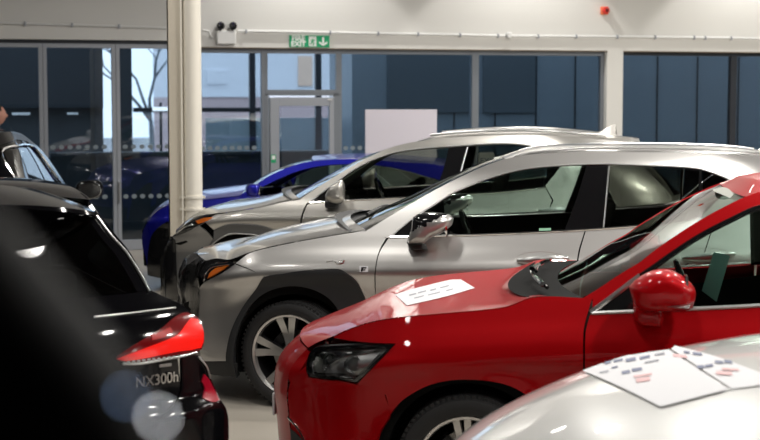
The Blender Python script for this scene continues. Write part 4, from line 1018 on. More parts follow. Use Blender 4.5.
# display card leaning inside the red car window
bm = bmesh.new()
cq = [rd.P([p], off=-.05)[0] for p in ((714, 252), (731, 256.5), (717.5, 303), (702, 291))]
vs = [bm.verts.new((x, -(rd.S(x, z) - .06 - k * .03), z)) for (x, z), k in zip(cq, (0, 1, 1, 0))]
bm.faces.new(vs); r = bmesh.ops.solidify(bm, geom=bm.faces[:], thickness=.004)
o = frombm('price_card', bm, mat('card_teal', (.30, .50, .47), .25, coat=.6), None); o.matrix_world = rd.M4; tag(o, 'tall greenish price card standing inside the side window of the red car', 'card')

# ===== rear silver SUV
nv = Vector((-math.sin(YAW), math.cos(YAW), 0)); ev = Vector((math.cos(YAW), math.sin(YAW), 0))
pn = Vector((ux.loc.x, ux.loc.y, 0)) + nv * 2.7 - ev * .88
nx = Car('silver_suv', 'larger silver SUV with shark fin antenna, parked furthest back of the two silver cars', 'car', YAW, W=.925, loc=pn,
         zs=[(-.93, .84), (-.5, .93), (0, .975), (.6, .99), (1.6, 1.0), (2.8, 1.03), (3.6, 1.04)],
         nose=[(.1, -.78), (.3, -.86), (.5, -.90), (.8, -.88), (1.0, -.74)], tail=[(.1, 3.45), (.4, 3.58), (.95, 3.56), (1.2, 3.45), (1.6, 3.0)], wb=2.66, R=.365, archR=.42, paint='silver2')
def build_nx(c):
    P = c.P
    hood = P([(176, 233.5), (186, 223), (196, 217), (210, 214), (232, 211.5), (262, 206.5), (285, 201), (300, 199)])
    c.hood = c.bridge('bonnet', hood, c.paint, crown=lambda u: .01 + .030 * min(1, u * 2.2), bow=lambda u: .12 * (1 - u) ** 2 + .20 * u ** 3, nz=3.2, n=36)
    c.panel('front_fender', P([(214, 215.5), (232, 212.2), (262, 207.2), (285, 201.8), (300, 199.8), (309, 201.2), (306, 204), (301.5, 215), (300, 228), (300, 330), (297, 330), (296, 270), (288, 236), (262.4, 226.4), (240, 224), (228, 224.4), (214, 230), (205, 222)]), c.paint)
    c.panel('front_bumper', P([(213, 216.2), (204.5, 222.6), (199.5, 226), (207, 232), (213, 238.6), (203, 256), (197, 275), (194, 310), (166, 310), (164, 283), (166, 262), (168, 245), (172, 237.5), (185, 233), (199, 225)]), mat('silver_grey_paint', (.20, .20, .20), .35, .7, 1.0))
    outer = [(194, 318), (197, 275), (203, 256), (213.6, 239), (214, 230.4), (228, 224.8), (240, 224.2), (262.4, 226.6), (288, 236.4), (296, 270), (297, 330)]
    inner = [(287, 330), (284, 270), (276, 246), (262.4, 236), (240, 233), (228, 234), (213, 243), (204, 258), (200, 275), (197.5, 318)]
    c.panel('wheel_arch_trim', P(outer + inner), mat('grey_plastic', (.10, .10, .10), .5), off=.012, thick=.05, corner=50)
    c.trim('arch_edge', P([(198, 300), (200.5, 275), (204.5, 258), (213.4, 243.6), (228, 234.4), (240, 233.4), (262.4, 236.4), (276, 246.4)]), .006, M['satin'], off=.014)
    c.panel('grille', P([(165, 284), (166, 262), (168, 245), (172.5, 237.4), (175, 240), (176, 262), (180, 300), (166, 300)]), M['gloss'], off=.006)
    c.panel('front_door', P([(311, 203.6), (361, 200.6), (414.6, 197.6), (440, 196), (440, 215), (438, 330), (301.5, 330), (301.5, 228), (303, 215.6), (307.5, 204.6)]), c.paint)
    c.panel('rear_door', P([(441.5, 196), (500, 193), (545, 188), (552, 200), (540, 230), (520, 300), (518, 330), (439.5, 330), (441.5, 215)]), c.paint)
    w = c.wb
    c.panel('rear_quarter', P([(546.5, 188), (575, 165), ('L', 3.2, 1.25), ('L', 3.42, 1.18), ('L', 3.5, .95), ('L', 3.52, .5), ('L', w + .46, .35)]) + [(w + .43 * math.cos(a), .365 + .43 * math.sin(a)) for a in [.3, .8, 1.3, 1.8, 2.3]] + P([(521.5, 300), (541.5, 230.5), (553.5, 200)]), c.paint, corner=30)
    dlo = [(311, 202), (322, 193), (345, 176), (358, 167.6), (371.6, 160.7), (396, 152.5), (422.8, 148.8), (450, 146.9), (491, 144.2), (513, 144.2), (533, 146.7), (548, 150.4), (562, 155), (566, 160), (545, 186.5), (500, 191.6), (440, 194.8), (361, 199.4)]
    ws = [(300, 199.3), (330, 179.5), (361.4, 160.7), (386, 149.4), (402, 144.5), (418, 141.4)]
    roof = [(418, 141.4), (440, 138.4), (470, 136.3), (503.7, 135), (540, 135), (575, 137.6), (600, 139.6), (640, 143)]
    rear = [('L', 3.0, 1.54), ('L', 3.2, 1.42), ('L', 3.36, 1.26), ('L', 3.42, 1.18)]
    c.panel('body_side_frame', P(ws + roof[1:] + rear[1:] + [('L', 3.1, 1.2), (547, 187.6), (500, 192.6), (440, 195.6), (361, 200.3), (309.6, 203)]), c.paint, holes=[P(dlo)], corner=40)
    c.trim('window_trim', P([(310, 202.6), (361, 199.8), (414.6, 196.8), (440, 195.2), (500, 192.2), (546, 187.2)]), .008, M['chrome'], off=.004)
    c.trim('window_surround', P([(309.5, 202.6), (322, 192.6), (345, 175.6), (358, 167.2), (371.6, 160.3), (396, 152.1), (422.8, 148.4), (450, 146.5), (491, 143.8), (513, 143.8), (533, 146.3), (548, 150), (562, 154.6)]), .007, M['satin'], off=.004)
    c.panel('sail_panel', P([(312, 201.8), (323, 192.6), (335, 184), (335, 200.8)]), M['gloss'], off=-.006)
    c.panel('side_window', P([(335, 184), (345, 176.6), (358, 168), (371.6, 161.1), (396, 152.9), (422.8, 149.2), (449.5, 147.4), (443, 170), (434.5, 195), (361, 199.2), (335, 200.6)]), M['tint'], off=-.012, thick=0)
    c.panel('rear_side_window', P([(467, 146.2), (491, 144.6), (513, 144.6), (533, 147.1), (546, 150.4), (543, 186.5), (500, 191.4), (456, 193.6)]), M['tint'], off=-.012, thick=0)
    c.panel('quarter_window', P([(548, 151), (562, 155.4), (566, 160), (546, 185)]), M['dtint'], off=-.012, thick=0)
    c.panel('door_pillar', P([(449, 146.8), (468, 145.8), (457, 194.2), (434, 195.4), (443, 170)]), M['gloss'], off=-.004)
    c.trim('pillar_strip', P([(467.5, 147), (462.5, 165), (456.5, 190)]), .007, M['satin'], off=.002)
    c.bridge('windscreen', P(ws), M['wglass'], bow=lambda u: .04 + .14 * (1 - u) ** 2, nx=2, off=-.004, up=Vector((-1, 0, 1)))
    c.rf_ = c.bridge('roof', P(roof + [('L', 3.0, 1.54)]), c.paint, crown=lambda u: .035 * min(1, u * 5), bow=lambda u: .04 * (1 - u) ** 3, nz=3, n=30)
    c.bridge('roof_lining', P(roof), M['lining'], crown=.03, bow=lambda u: .10 * (1 - u) ** 3, nz=3, off=-.045, inset=.03)
    c.bridge('rear_window', P(rear), M['dtint'], bow=-.09, up=Vector((1, 0, .5)))
    c.bridge('tailgate', P([('L', 3.42, 1.18), ('L', 3.5, .95), ('L', 3.52, .5)]), c.paint, bow=-.12, up=Vector((1, 0, 0)))
    c.bridge('rear_bumper', P([('L', 3.52, .5), ('L', 3.46, .22)]), M['plastic'], bow=-.12, up=Vector((1, 0, 0)))
    c.trim('roof_rail', P([(430, 138), (457.6, 135.4), (503.7, 133), (540, 133.3), (575, 135.6), (605, 138.4)]), .013, M['satin'], off=-.03, dz=.02, sides=8)
    fr = P([(176, 233.5), (172, 239), (168.5, 247), (166.5, 262), (165, 284), (167, 310)])
    c.bridge('front_fascia', fr, M['gloss'], bow=lambda u: .05 + .06 * min(1, u * 2), nx=2.6, up=Vector((-1, 0, 0)), n=36)
    fl = c.bridge('protective_film', fr[1:], M['film'], bow=lambda u: .07 + .06 * min(1, u * 2), nx=2.6, up=Vector((-1, 0, 0)), n=60, off=.004, inset=-.02)
    tx = bpy.data.textures['film_folds']; dm = fl.modifiers.new('folds', 'DISPLACE'); dm.texture = tx; dm.strength = .05; dm.mid_level = .4
    hl = [(173.5, 236.2), (184, 225.8), (193, 220), (204, 216.4), (216.6, 215.6), (207.5, 220.8), (199.3, 225.1), (186, 232.8)]
    c.panel('headlight', P(hl), M['gloss'], off=-.006)
    c.panel('indicator_lens', P([(195.5, 220.9), (204, 217.9), (213, 216.9), (209, 219.9), (198.4, 223.9)]), M['amber'], off=.004, thick=.006)
    c.trim('daytime_lamp', P([(177, 233), (186, 226.6), (194, 224.6)]), .006, M['chrome'], off=.004)
    c.panel('headlight_cover', P(hl), M['clear'], off=.010, thick=.01)
    c.panel('corner_vent', P([(174, 243.5), (186, 240.6), (188, 242), (180, 245)]), M['liner'], off=.002)
    x, z = P([(332, 204)])[0]
    traced_mirror(c, [(326, 196), (328.5, 190.5), (333, 184.4), (344, 178.8), (346, 184), (345, 201), (336, 203.5), (327, 200)], [(325, 200), (342, 202), (337, 208.6), (325, 208)], c.paint, M['plastic'], T=.09)
    x0, z0 = P([(537, 211)])[0]
    x0 = P([(395, 216)])[0][0]
    h = P([(539, 210.6), (569, 209.6)]); handle(c, h[0][0], h[1][0], h[0][1], M['satin'], h[1][1]); h = P([(398, 217), (426, 216)]); handle(c, h[0][0], h[1][0], h[0][1], M['satin'], h[1][1])
    # shark fin
    bm = bmesh.new(); pr = [(2.58, 0), (2.66, .035), (2.735, .085), (2.76, .09), (2.785, .0)]
    base = 1.60
    for i in range(len(pr)): pass
    c0 = P([(612, 137)], off=-.5)[0]
    X0 = c0[0] - .06
    L = [(X0 - .09, 0), (X0 - .02, .035), (X0 + .06, .085), (X0 + .085, .088), (X0 + .10, 0)]
    tops = [bm.verts.new((x, 0, base + h)) for x, h in L]; lf = [bm.verts.new((x, -.025 if 0 < i < 4 else 0 - .004, base - .0)) for i, (x, h) in enumerate(L)]; rt = [bm.verts.new((x, .025 if 0 < i < 4 else .004, base)) for i, (x, h) in enumerate(L)]
    for i in range(4): bm.faces.new((tops[i], tops[i + 1], lf[i + 1], lf[i])); bm.faces.new((tops[i], rt[i], rt[i + 1], tops[i + 1]))
    for v in bm.verts: v.co.z += .06
    frombm('roof_antenna', bm, c.paint, c.root, True)
    x, z = P([(300, 199.5)])[0]
    c.bridge('cowl', P([(290, 200.2), (301, 199.2)]), M['plastic'], bow=lambda u: .20 - .02 * u, nx=2, crown=lambda u: .05 * (1 - u), nz=3.2, off=.002)
    c.chassis([(-.6, .80), (-.2, .9), (.5, .98), (1.0, 1.02), (2.0, 1.03), (2.9, 1.12), (3.2, 1.15)], rim='double')
    cabin(c, .72, 1.62, 2.5, 1.06, M['dseat'], h=1.24)
    # white head rest cover with lettering, seen through the rear side window
    a, b = P([(479, 153), (493, 169)], off=-.30)
    return c
build_nx(nx)
# printed cover over a headrest inside the rear silver SUV
a, b = nx.P([(478, 152), (494, 170)], off=-.12)
t = bpy.data.objects.new('headrest_cover', None); COL.objects.link(t); q = nx.M4 @ Vector(((a[0] + b[0]) / 2, -(nx.S(a[0], a[1]) - .12), (a[1] + b[1]) / 2)); t.location = q; t.rotation_euler = (0, 0, YAW)
tag(t, 'white headrest cover printed LEXUS behind the dark rear window of the back silver SUV', 'cover')
hw = abs(b[0] - a[0]) / 2; hh = abs(b[1] - a[1]) / 2
lb('cover_cloth', [(-hw, hw, -.02, .02, -hh, hh)], mat('cover_white', (.9, .9, .88), .7, emit=None), t, .019)
txt('LEXUS', .062, 0.01, -.024, 0, M['ink'], t)

# ===== blue coupe
pb = Vector((nx.loc.x, nx.loc.y, 0)) + nv * 2.75
bl = Car('blue_coupe', 'bright blue low coupe parked furthest back, nose showing beside the column', 'car', YAW, W=.92, loc=(pb.x - ev.x * .92, pb.y - ev.y * .92),
         zs=[(-.93, .66), (-.5, .74), (0, .80), (.6, .84), (1.6, .86), (2.8, .9), (3.6, .9)], nose=[(.1, -.84), (.3, -.90), (.5, -.92), (.7, -.88), (.85, -.74)],
         tail=[(.1, 3.5), (.4, 3.65), (.9, 3.65), (1.1, 3.5), (1.35, 2.9)], wb=2.85, R=.34, archR=.39, paint='blue')
def build_blue(c):
    P = c.P
    hood = P([(147, 222), (153, 213.5), (161, 207.5), (175, 203.5), (206, 199.5), (233, 196.5), (246, 195)])
    c.hood = c.bridge('bonnet', hood, c.paint, crown=lambda u: .01 + .06 * min(1, u * 2.2), bow=lambda u: .12 * (1 - u) ** 2 + .12 * u ** 3, nz=3.0, n=30)
    c.panel('front_fender', P([(147.5, 222.5), (153.5, 214.2), (161.5, 208.2), (175, 204.2), (206, 200.2), (233, 197.2), (246, 195.7), (256, 197.5), (252, 240), (252, 270)]) + [(.43, .25)] + [(.40 * math.cos(a), .34 + .40 * math.sin(a)) for a in (.1, .5, 1, 1.57, 2.1, 2.6, 3.0)] + P([(160, 262), (152, 240)]), c.paint, corner=50)
    c.panel('front_bumper', P([(147, 223), (151.5, 240), (159.5, 262), (162, 278), (148, 275), (146, 258), (143, 250), (142, 235)]), c.paint, corner=50)
    c.bridge('front_fascia', P([(147, 222), (143.5, 230), (143, 245), (145, 258)]), c.paint, bow=lambda u: .06 + .03 * min(1, 2 * u), nx=2.4, up=Vector((-1, 0, 0)), n=30)
    c.panel('grille', P([(150.5, 240), (154, 232), (163, 224), (169, 221), (170, 240), (168, 268), (161, 278), (148, 275), (148, 255)]), M['gloss'], off=.02, thick=.03)
    c.bridge('bumper_lip', P([(145, 258), (148, 276)]), M['gloss'], bow=.06, nx=2.4, up=Vector((-1, 0, 0)), n=30)
    dlo = [(246, 196), (262, 187), (285, 176), (305, 169), (326, 165.3), (350, 164), (375, 165), (400, 169), ('L', 2.5, 1.1), ('L', 2.3, 1.0), ('L', 1.2, .97)]
    ws = [(240, 195.4), (256, 184.5), (270, 175.5), (293, 165.6), (313.5, 161)]
    roof = [(313.5, 161), (326.6, 159.8), (350, 159.2), (366.5, 159.4), (400, 162), ('L', 2.3, 1.30)]
    rear = [('L', 2.3, 1.30), ('L', 2.8, 1.14), ('L', 3.1, 1.0)]
    c.panel('body_side_frame', P(ws + roof[1:] + rear[1:] + [('L', 2.3, .97), ('L', 1.2, .94), (248, 197)]), c.paint, holes=[P(dlo)], corner=40)
    c.panel('door_panel', P([(257.5, 197.5), ('L', 1.2, .935), ('L', 2.2, .96), ('L', 2.1, .25), ('L', .5, .25), (253, 240)]), c.paint)
    c.panel('rear_quarter', [(2.22, .96), (3.1, .99), (3.5, .93), (3.58, .4), (3.3, .3)] + [(2.85 + .40 * math.cos(a), .34 + .40 * math.sin(a)) for a in (.1, .5, 1, 1.57, 2.1, 2.6, 3.0)] + [(2.12, .25)], c.paint, corner=50)
    c.panel('side_window', P([(250, 195.4), (262, 188), (285, 177), (305, 170), (326, 166.3), (350, 165), (365, 165.4), ('L', 1.9, 1.0), ('L', 1.2, .975)]), M['glass'], off=-.01, thick=0)
    c.panel('rear_side_window', P([(368, 165.6), (385, 167), ('L', 2.5, 1.1), ('L', 2.3, 1.005), ('L', 1.93, 1.0)]), M['tint'], off=-.01, thick=0)
    c.bridge('windscreen', P(ws), M['wglass'], bow=lambda u: .16 - .05 * u, nx=2, off=-.004, up=Vector((-1, 0, 1)))
    c.bridge('roof', P(roof), c.paint, crown=.03, bow=lambda u: .10 * (1 - u) ** 3, nz=3, n=30)
    c.bridge('rear_window', P(rear), M['dtint'], bow=-.05, up=Vector((1, 0, .8)))
    c.bridge('boot_lid', [(3.1, 1.0), (3.5, .93)], c.paint, bow=-.05)
    c.bridge('rear_bumper', [(3.5, .93), (3.58, .6), (3.56, .3)], c.paint, bow=-.1, up=Vector((1, 0, 0)))
    x, z = P([(258, 196)])[0]
    for sd in (-1, 1): door_mirror(c, (x, z), (.21, .13, .2), c.paint, sd)
    c.chassis([(-.55, .62), (-.2, .72), (.5, .82), (1.2, .88), (2.2, .9), (3.1, .9)], rim='double')
    cabin(c, .85, 1.6, 2.3, .90, M['dseat'], h=1.02)
build_blue(bl)

# ===== generic body, for the cars seen only in part
def generic(c, z=lambda v: v, belt=.98, roofz=1.52, tailx=3.4, wsx=(.55, 1.25), roofx=2.6, glass='glass', cab=True, rim='double', hood=None, rear=True, rearw=None, mirrors=True):
    w = c.wb; a = c.archR + .01; n = c.nose
    hz = belt - .05
    hood = hood or [(-.78, hz - .22), (-.66, hz - .14), (-.4, hz - .07), (0, hz - .02), (.35, hz + .01), (wsx[0], hz + .03)]
    c.hood = c.bridge('bonnet', hood, c.paint, crown=lambda u: .012 + .045 * min(1, u * 2.2), bow=lambda u: .15 * (1 - u) ** 2 + .12 * u ** 3, nz=2.8, n=40)
    arcf = [(a * math.cos(t), c.R + a * math.sin(t)) for t in (-.15, .3, .8, 1.3, 1.8, 2.3, 2.8, 3.3)]
    arcr = [(w + p, q) for p, q in arcf]
    c.panel('front_fender', [(p, q - .004) for p, q in hood[1:]] + [(wsx[0] + .02, belt - .03), (.56, .5), (.55, .24)] + arcf[:6], c.paint, corner=40)
    c.panel('front_bumper', [(hood[1][0], hood[1][1] - .01), (arcf[5][0] - .008, arcf[5][1] + .0), arcf[6], arcf[7], (-a + .02, .2), (n(.2) + .05, .2), (n(.5), .5), (hood[0][0], hood[0][1])], c.paint, corner=40)
    c.panel('front_door', [(wsx[0] + .03, belt - .02), (1.62, belt), (1.60, .6), (1.58, .24), (.56, .24), (.57, .5)], c.paint)
    c.panel('rear_door', [(1.63, belt), (2.5, belt + .02), (2.45, .85)] + [(arcr[5][0], arcr[5][1]), arcr[6], (w - a - .02, .24), (1.59, .24), (1.61, .6)], c.paint)
    ws = [(wsx[0], hz + .035), (wsx[0] * .7 + wsx[1] * .3, belt + .27 * (roofz - belt)), (wsx[0] * .35 + wsx[1] * .65, belt + .70 * (roofz - belt)), (wsx[1], roofz - .05)]
    rf = [(wsx[1], roofz - .05), (wsx[1] + .3, roofz - .01), (2.0, roofz), (roofx, roofz - .03)]
    rr = rearw or [(roofx, roofz - .03), (roofx + .25, roofz - .16), (tailx - .14, belt + .14), (tailx - .06, belt + .03)]
    bk = [(tailx - .06, belt + .03), (tailx, belt - .25), (tailx + .02, .5), (tailx - .03, .22)]
    c.panel('rear_quarter', [(2.52, belt + .02), (2.95, belt + .03), bk[0], bk[1], bk[2], (tailx - .04, .24)] + arcr[:6] + [(2.47, .85)], c.paint, corner=40)
    top = [(wsx[0] + .22, belt + .02), (wsx[0] * .62 + wsx[1] * .38 + .05, belt + .27 * (roofz - belt)), (wsx[1] + .02, roofz - .13), (wsx[1] + .35, roofz - .085), (2.0, roofz - .075), (roofx - .1, roofz - .12), (2.92, belt + .16), (2.8, belt + .05), (2.3, belt + .02), (1.6, belt + .015)]
    c.panel('body_side_frame', ws + rf[1:] + rr[1:] + [(2.95, belt + .04), (2.5, belt + .03), (1.62, belt + .01), (wsx[0] + .03, belt - .01)], c.paint, holes=[top], corner=40)
    xs = 1.62
    c.panel('side_window', [top[0], top[1], top[2], (wsx[1] + .35, roofz - .09), (xs - .06, roofz - .085), (xs, belt + .02)], M[glass], off=-.01, thick=0)
    c.panel('rear_side_window', [(xs + .06, roofz - .08), (2.0, roofz - .08), (roofx - .12, roofz - .125), (2.9, belt + .16), (2.8, belt + .06), (2.3, belt + .025), (xs + .08, belt + .02)], M['tint'], off=-.01, thick=0)
    c.panel('door_pillar', [(xs - .07, roofz - .08), (xs + .07, roofz - .08), (xs + .09, belt + .015), (xs - .01, belt + .015)], M['gloss'], off=-.004)
    c.trim('window_trim', [(top[0][0] - .02, belt + .01), (1.6, belt + .012), (2.3, belt + .018), (2.8, belt + .045)], .007, M['chrome'])
    c.bridge('windscreen', ws, M['wglass'], bow=lambda u: .16 - .05 * u, nx=2, off=-.004, up=Vector((-1, 0, 1)))
    c.rf_ = c.bridge('roof', rf, c.paint, crown=lambda u: .035 * min(1, u * 5), bow=lambda u: .10 * (1 - u) ** 3, nz=3, n=30)
    if rear:
        c.bridge('rear_window', rr, M['dtint'], bow=-.08, up=Vector((1, 0, .5)))
        c.bridge('tailgate', bk[:3], c.paint, bow=-.10, up=Vector((1, 0, 0))); c.bridge('rear_bumper', bk[2:], M['plastic'], bow=-.10, up=Vector((1, 0, 0)))
        c.panel('rear_light', [(tailx - .30, belt - .12), (tailx - .02, belt - .08), (tailx - .02, belt - .22), (tailx - .22, belt - .20)], M['dredlens'], off=.004)
    c.bridge('front_fascia', [hood[0], (n(.6), .6), (n(.4), .4), (n(.2) + .05, .2)], c.paint, bow=.15, nx=2.4, up=Vector((-1, 0, 0)), n=34)
    bm = bmesh.new()
    for k in range(9):
        zz = .3 + k * .035; tube(bm, [(n(zz) - .15 * (1 - (abs(v) * .4) ** 2.4) - .008, v * .3, zz) for v in [-1 + .25 * q for q in range(9)]], .006, 5)
    frombm('grille', bm, M['gloss'], c.root, True)
    c.panel('headlight', [(n(.7) + .03, hood[0][1] - .09), (n(.7) + .05, hood[0][1] - .015), (-.55, hood[1][1] - .02), (-.42, hood[2][1] - .06), (-.6, hood[0][1] - .08)], M['gloss'], off=.003)
    if mirrors:
        for sd in (-1, 1): door_mirror(c, (wsx[0] + .18, belt - .0), (.23, .15, .21), c.paint, sd)
    handle(c, 1.34, 1.56, belt - .10, c.paint); handle(c, 2.3, 2.5, belt - .07, c.paint)
    c.chassis([(-.5, hz - .16), (0, hz - .1), (.5, hz - .03), (1.5, belt - .02), (2.9, belt - .02), (tailx - .15, belt - .04)], rim=rim)
    if cab: cabin(c, wsx[0] + .3, 1.5, 2.35, belt - .03, M['dseat'], h=belt + .17)

# ===== near white car
wh = Car('white_car', 'pearl white car in the near right corner with printed sheets on its bonnet', 'car', YAW, W=.91, loc=(1.08, 4.82), zs=[(-.93, .70), (-.6, .82), (0, .92), (.6, .96), (1.6, 1.0), (3.4, 1.02)],
         nose=[(.1, -.80), (.3, -.86), (.5, -.88), (.7, -.84), (.85, -.74)], tail=[(.1, 3.30), (.4, 3.42), (.9, 3.42), (1.1, 3.3), (1.4, 2.9)], wb=2.6, R=.33, archR=.38, paint='white', kf=.6)
generic(wh, belt=1.10, roofz=1.58, hood=[(-.80, .70), (-.68, .805), (-.45, .90), (-.15, .98), (.2, 1.055), (.6, 1.115)])
tw = wh.bvh(wh.hood)
s1 = wh.drape('printed_sheet', tw, [(583, 372), (606, 363.5), (629, 356.5), (669, 351), (729, 391), (661, 408.5), (622, 389)], M['paper'], off=.006, cell=9, corner=30)
s2 = wh.drape('printed_sheet', tw, [(671.5, 350), (675, 346.5), (718, 358), (761, 374), (762, 386), (732.5, 390.2), (697, 367)], M['paper'], off=.004, cell=9, corner=30)
loose(s1, wh, 'white printed sheet with blue and red print at front of the white bonnet', 'paper'); loose(s2, wh, 'white printed sheet with red and blue print nearer the windscreen on the white bonnet', 'paper')
M['soft_red'] = mat('ink_pink', (.72, .45, .46), .6)
marks(tw, wh, [(622, 373.5, 8, 3, -.2), (632, 370.8, 10, 3, -.15), (605, 364, 6, 2.5, -.3), (614, 362.5, 9, 2, -.25), (626, 361, 10, 3, -.2), (640, 359, 10, 2.5, -.2), (612, 369, 6, 1.6, -.2)], s1, M['ink'], off=.008)
marks(tw, wh, [(636, 380.8, 14, 4, -.15), (634, 377.8, 18, 2, -.15)], s1, M['soft_red'], off=.008)
marks(tw, wh, [(655, 356, 10, 1.8, -.2), (600, 374, 9, 1.4, -.2), (645, 364, 14, 1.4, -.2)], s1, M['grey_ink'], off=.008)
marks(tw, wh, [(697, 367.5, 7, 3, -.1), (705, 366.8, 8, 2.6, -.15), (715, 362, 8, 2.8, 0.1), (724, 361.5, 8, 3, .12), (693, 353.8, 9, 2.4, .1), (684, 352.6, 6, 2, .1)], s2, M['ink'], off=.007)
marks(tw, wh, [(716, 373, 16, 3.4, .05), (722, 369.5, 17, 2.4, .05), (673, 355.5, 14, 3, .1)], s2, M['soft_red'], off=.007)

# ===== black SUV seen from behind
H1 = rad(15)
A1 = math.atan2(-math.cos(H1 + rad(7)), math.sin(H1 + rad(7)))
bk = Car('black_suv', 'black SUV seen from behind at left with glowing red tail light and NX300h badge', 'car', A1, side=1, W=.90, pin=(on_z(199.5, 341, .95), (3.36, .86, .95)), zs=[(-.9, .75), (0, .9), (1.5, .93), (3.4, .96)],
         nose=[(.1, -.78), (.5, -.84), (.8, -.8), (1.0, -.7)], tail=[(.1, 3.30), (.3, 3.38), (.6, 3.40), (.95, 3.36), (1.1, 3.25), (1.5, 2.75)], wb=2.6, R=.36, archR=.41, paint='black', kr=.86, rr=.5)
class Rear:
    """rear face as a height field over (y, z)"""
    def __init__(s, car, prof, bow, W): s.c = car; s.f = spline(prof); s.b = bow; s.W = W
    def X(s, y, z): return s.f(z) - s.b * (abs(y) / s.W) ** 2.6
    def P(s, pts):
        out = []
        for p in pts:
            if p[0] == 'L': out.append((p[1], p[2])); continue
            o, d = s.c.lray(*p); cx = s.f(1.0); y = z = 0
            for k in range(60):
                t = (cx - o.x) / d.x; y = o.y + d.y * t; z = o.z + d.z * t
                cx = cx * .5 + .5 * s.X(max(-1.0, min(1.0, y)), z)
            out.append((y, z))
        return out
    def panel(s, name, poly, m, off=0, thick=.012, holes=(), parent=None, cell=.05, corner=38, sub=4, mirror=False, label=None):
        for sg in ((1, -1) if mirror else (1,)):
            pl = smooth([(sg * p[0], p[1]) for p in poly], True, corner, sub) if sub > 1 else [Vector((sg * p[0], p[1])) for p in poly]
            bm = tess2d(pl, [smooth([(sg * p[0], p[1]) for p in h], True, corner, sub) for h in holes], (cell, cell)); e = .01
            def nr(y, z):
                a = Vector((s.X(y + e, z) - s.X(y - e, z), 2 * e, 0)); b = Vector((s.X(y, z + e) - s.X(y, z - e), 0, 2 * e)); return a.cross(b).normalized() if a.cross(b).x > 0 else -a.cross(b).normalized()
            o = surf_mesh(name, bm, lambda y, z: Vector((s.X(y, z), y, z)) + nr(y, z) * off, nr, thick, m, parent or s.c.root)
            if label: o['label'] = label
        return o
    def line(s, pts, off=.004, sg=1):
        q = smooth([Vector(p) for p in pts], False, 50, 5); return [Vector((s.X(p.x, p.y) + off, sg * p.x, p.y)) for p in q]
def build_bk(c):
    R = Rear(c, [(.15, 3.40), (.30, 3.48), (.62, 3.50), (.72, 3.46), (.93, 3.44), (1.03, 3.40), (1.10, 3.33), (1.30, 3.12), (1.44, 2.95), (1.50, 2.86)], .22, .9)
    P = R.P
    LL = lambda q: ('L', q[0], q[1])
    # glass and its frame
    edge = [(94, 216), (109, 237), (122.7, 252), (136, 272), (147, 291)]
    ge = P(edge)
    zb = ge[-1][1]; zt = ge[0][1]
    gp = [(0.0, zt)] + ge + [(0.0, zb - .02)]
    full = ge + [(-p[0], p[1]) for p in ge[::-1]]
    full = [(y * .93 if abs(y) > .01 else y, z) for y, z in full]
    R.panel('rear_window', full, M['dtint'], off=.004, thick=.006, corner=50)
    # frame around the glass, roof corner to shoulder
    out = P([(97.5, 213), (113, 232), (128, 250), (141, 272), (151, 290)])
    for sg in (1, -1):
        pass
    R.panel('hatch_pillar', [(y * .92, z) for y, z in ge] + out[::-1], c.paint, off=.002, mirror=True, corner=50)
    bm = bmesh.new(); tube(bm, R.line(P([(96, 215.5), (111, 235.5), (125.5, 251.5), (139, 272.5), (149, 291)]), .012), .006, 8); frombm('window_seal', bm, M['satin'], c.root, True)
    # tailgate skin under the glass
    sh_ = P([(150, 290.5), (165, 297), (180, 303.5), (190, 311), (197.5, 318.5)])
    tl_t = P([(116, 353), (130, 343), (143, 336), (160, 326.5), (174, 317.5), (183, 313.5)])
    cut = P([(178, 356), (178.5, 366), (180, 389)])
    R.panel('tailgate', [(-sh_[0][0], sh_[0][1])] + [sh_[0], sh_[1], sh_[2], sh_[3]] + P([(183, 313.8), (178, 330), (177.6, 356)]) + cut[1:] + P([(176, 400), (168, 410)]) + [(.3, .52), (-.3, .52), (-.62, .56), (-.70, .9)], c.paint, corner=45)
    R.panel('rear_wing', sh_[3:] + P([(201, 327), (202, 341), (200.5, 349), (197, 354), (189, 356), (179, 357), (178.6, 330), (184, 314)]), c.paint, mirror=True, corner=45, off=-.002)
    # tail lamps
    lamp = P([(116, 356), (130, 347), (145, 338), (160, 329), (172, 319), (183, 313.8), (192, 316), (198.5, 321), (201.8, 331), (202, 342), (199.5, 349.5), (190, 353), (178, 354.5), (158, 358.5), (138, 362), (122, 362), (115, 359)])
    R.panel('tail_light', lamp, M['dredlens'], off=.012, thick=.02, mirror=True, corner=45, label='dark red tail light cluster')
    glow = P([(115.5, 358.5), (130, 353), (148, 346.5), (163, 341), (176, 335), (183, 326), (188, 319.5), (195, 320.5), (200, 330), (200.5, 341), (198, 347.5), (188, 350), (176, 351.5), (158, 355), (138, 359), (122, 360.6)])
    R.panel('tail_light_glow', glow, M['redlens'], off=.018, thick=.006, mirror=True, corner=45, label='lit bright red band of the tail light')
    g2 = P([(150, 336), (160, 332), (168, 328), (171, 333), (162, 338), (150, 341)])
    R.panel('tail_light_unit', g2, mat('mid_red', (.45, .004, .004), .25, 0, 1), off=.016, thick=.004, mirror=True)
    bm = bmesh.new()
    for px in range(128, 178, 5):
        p = P([(px, 361.8 - (px - 128) * .115)])[0]; tube(bm, [(R.X(*p) + .014, p[0] - .006, p[1]), (R.X(*p) + .014, p[0] + .006, p[1])], .006, 6)
    tube(bm, R.line(P([(122, 363.5), (140, 363), (160, 359.8), (178, 356.4), (196, 352)]), .010), .006, 6)
    frombm('lamp_edge_strip', bm, M['satin'], c.root, True)
    bm = bmesh.new(); tube(bm, R.line(P([(94, 316.5), (125, 313.5), (150, 310.5), (175, 307.5)]), .006), .005, 6); frombm('shoulder_highlight', bm, M['satin'], c.root, True)  # bright metal strip stands in for the highlight along the black shoulder
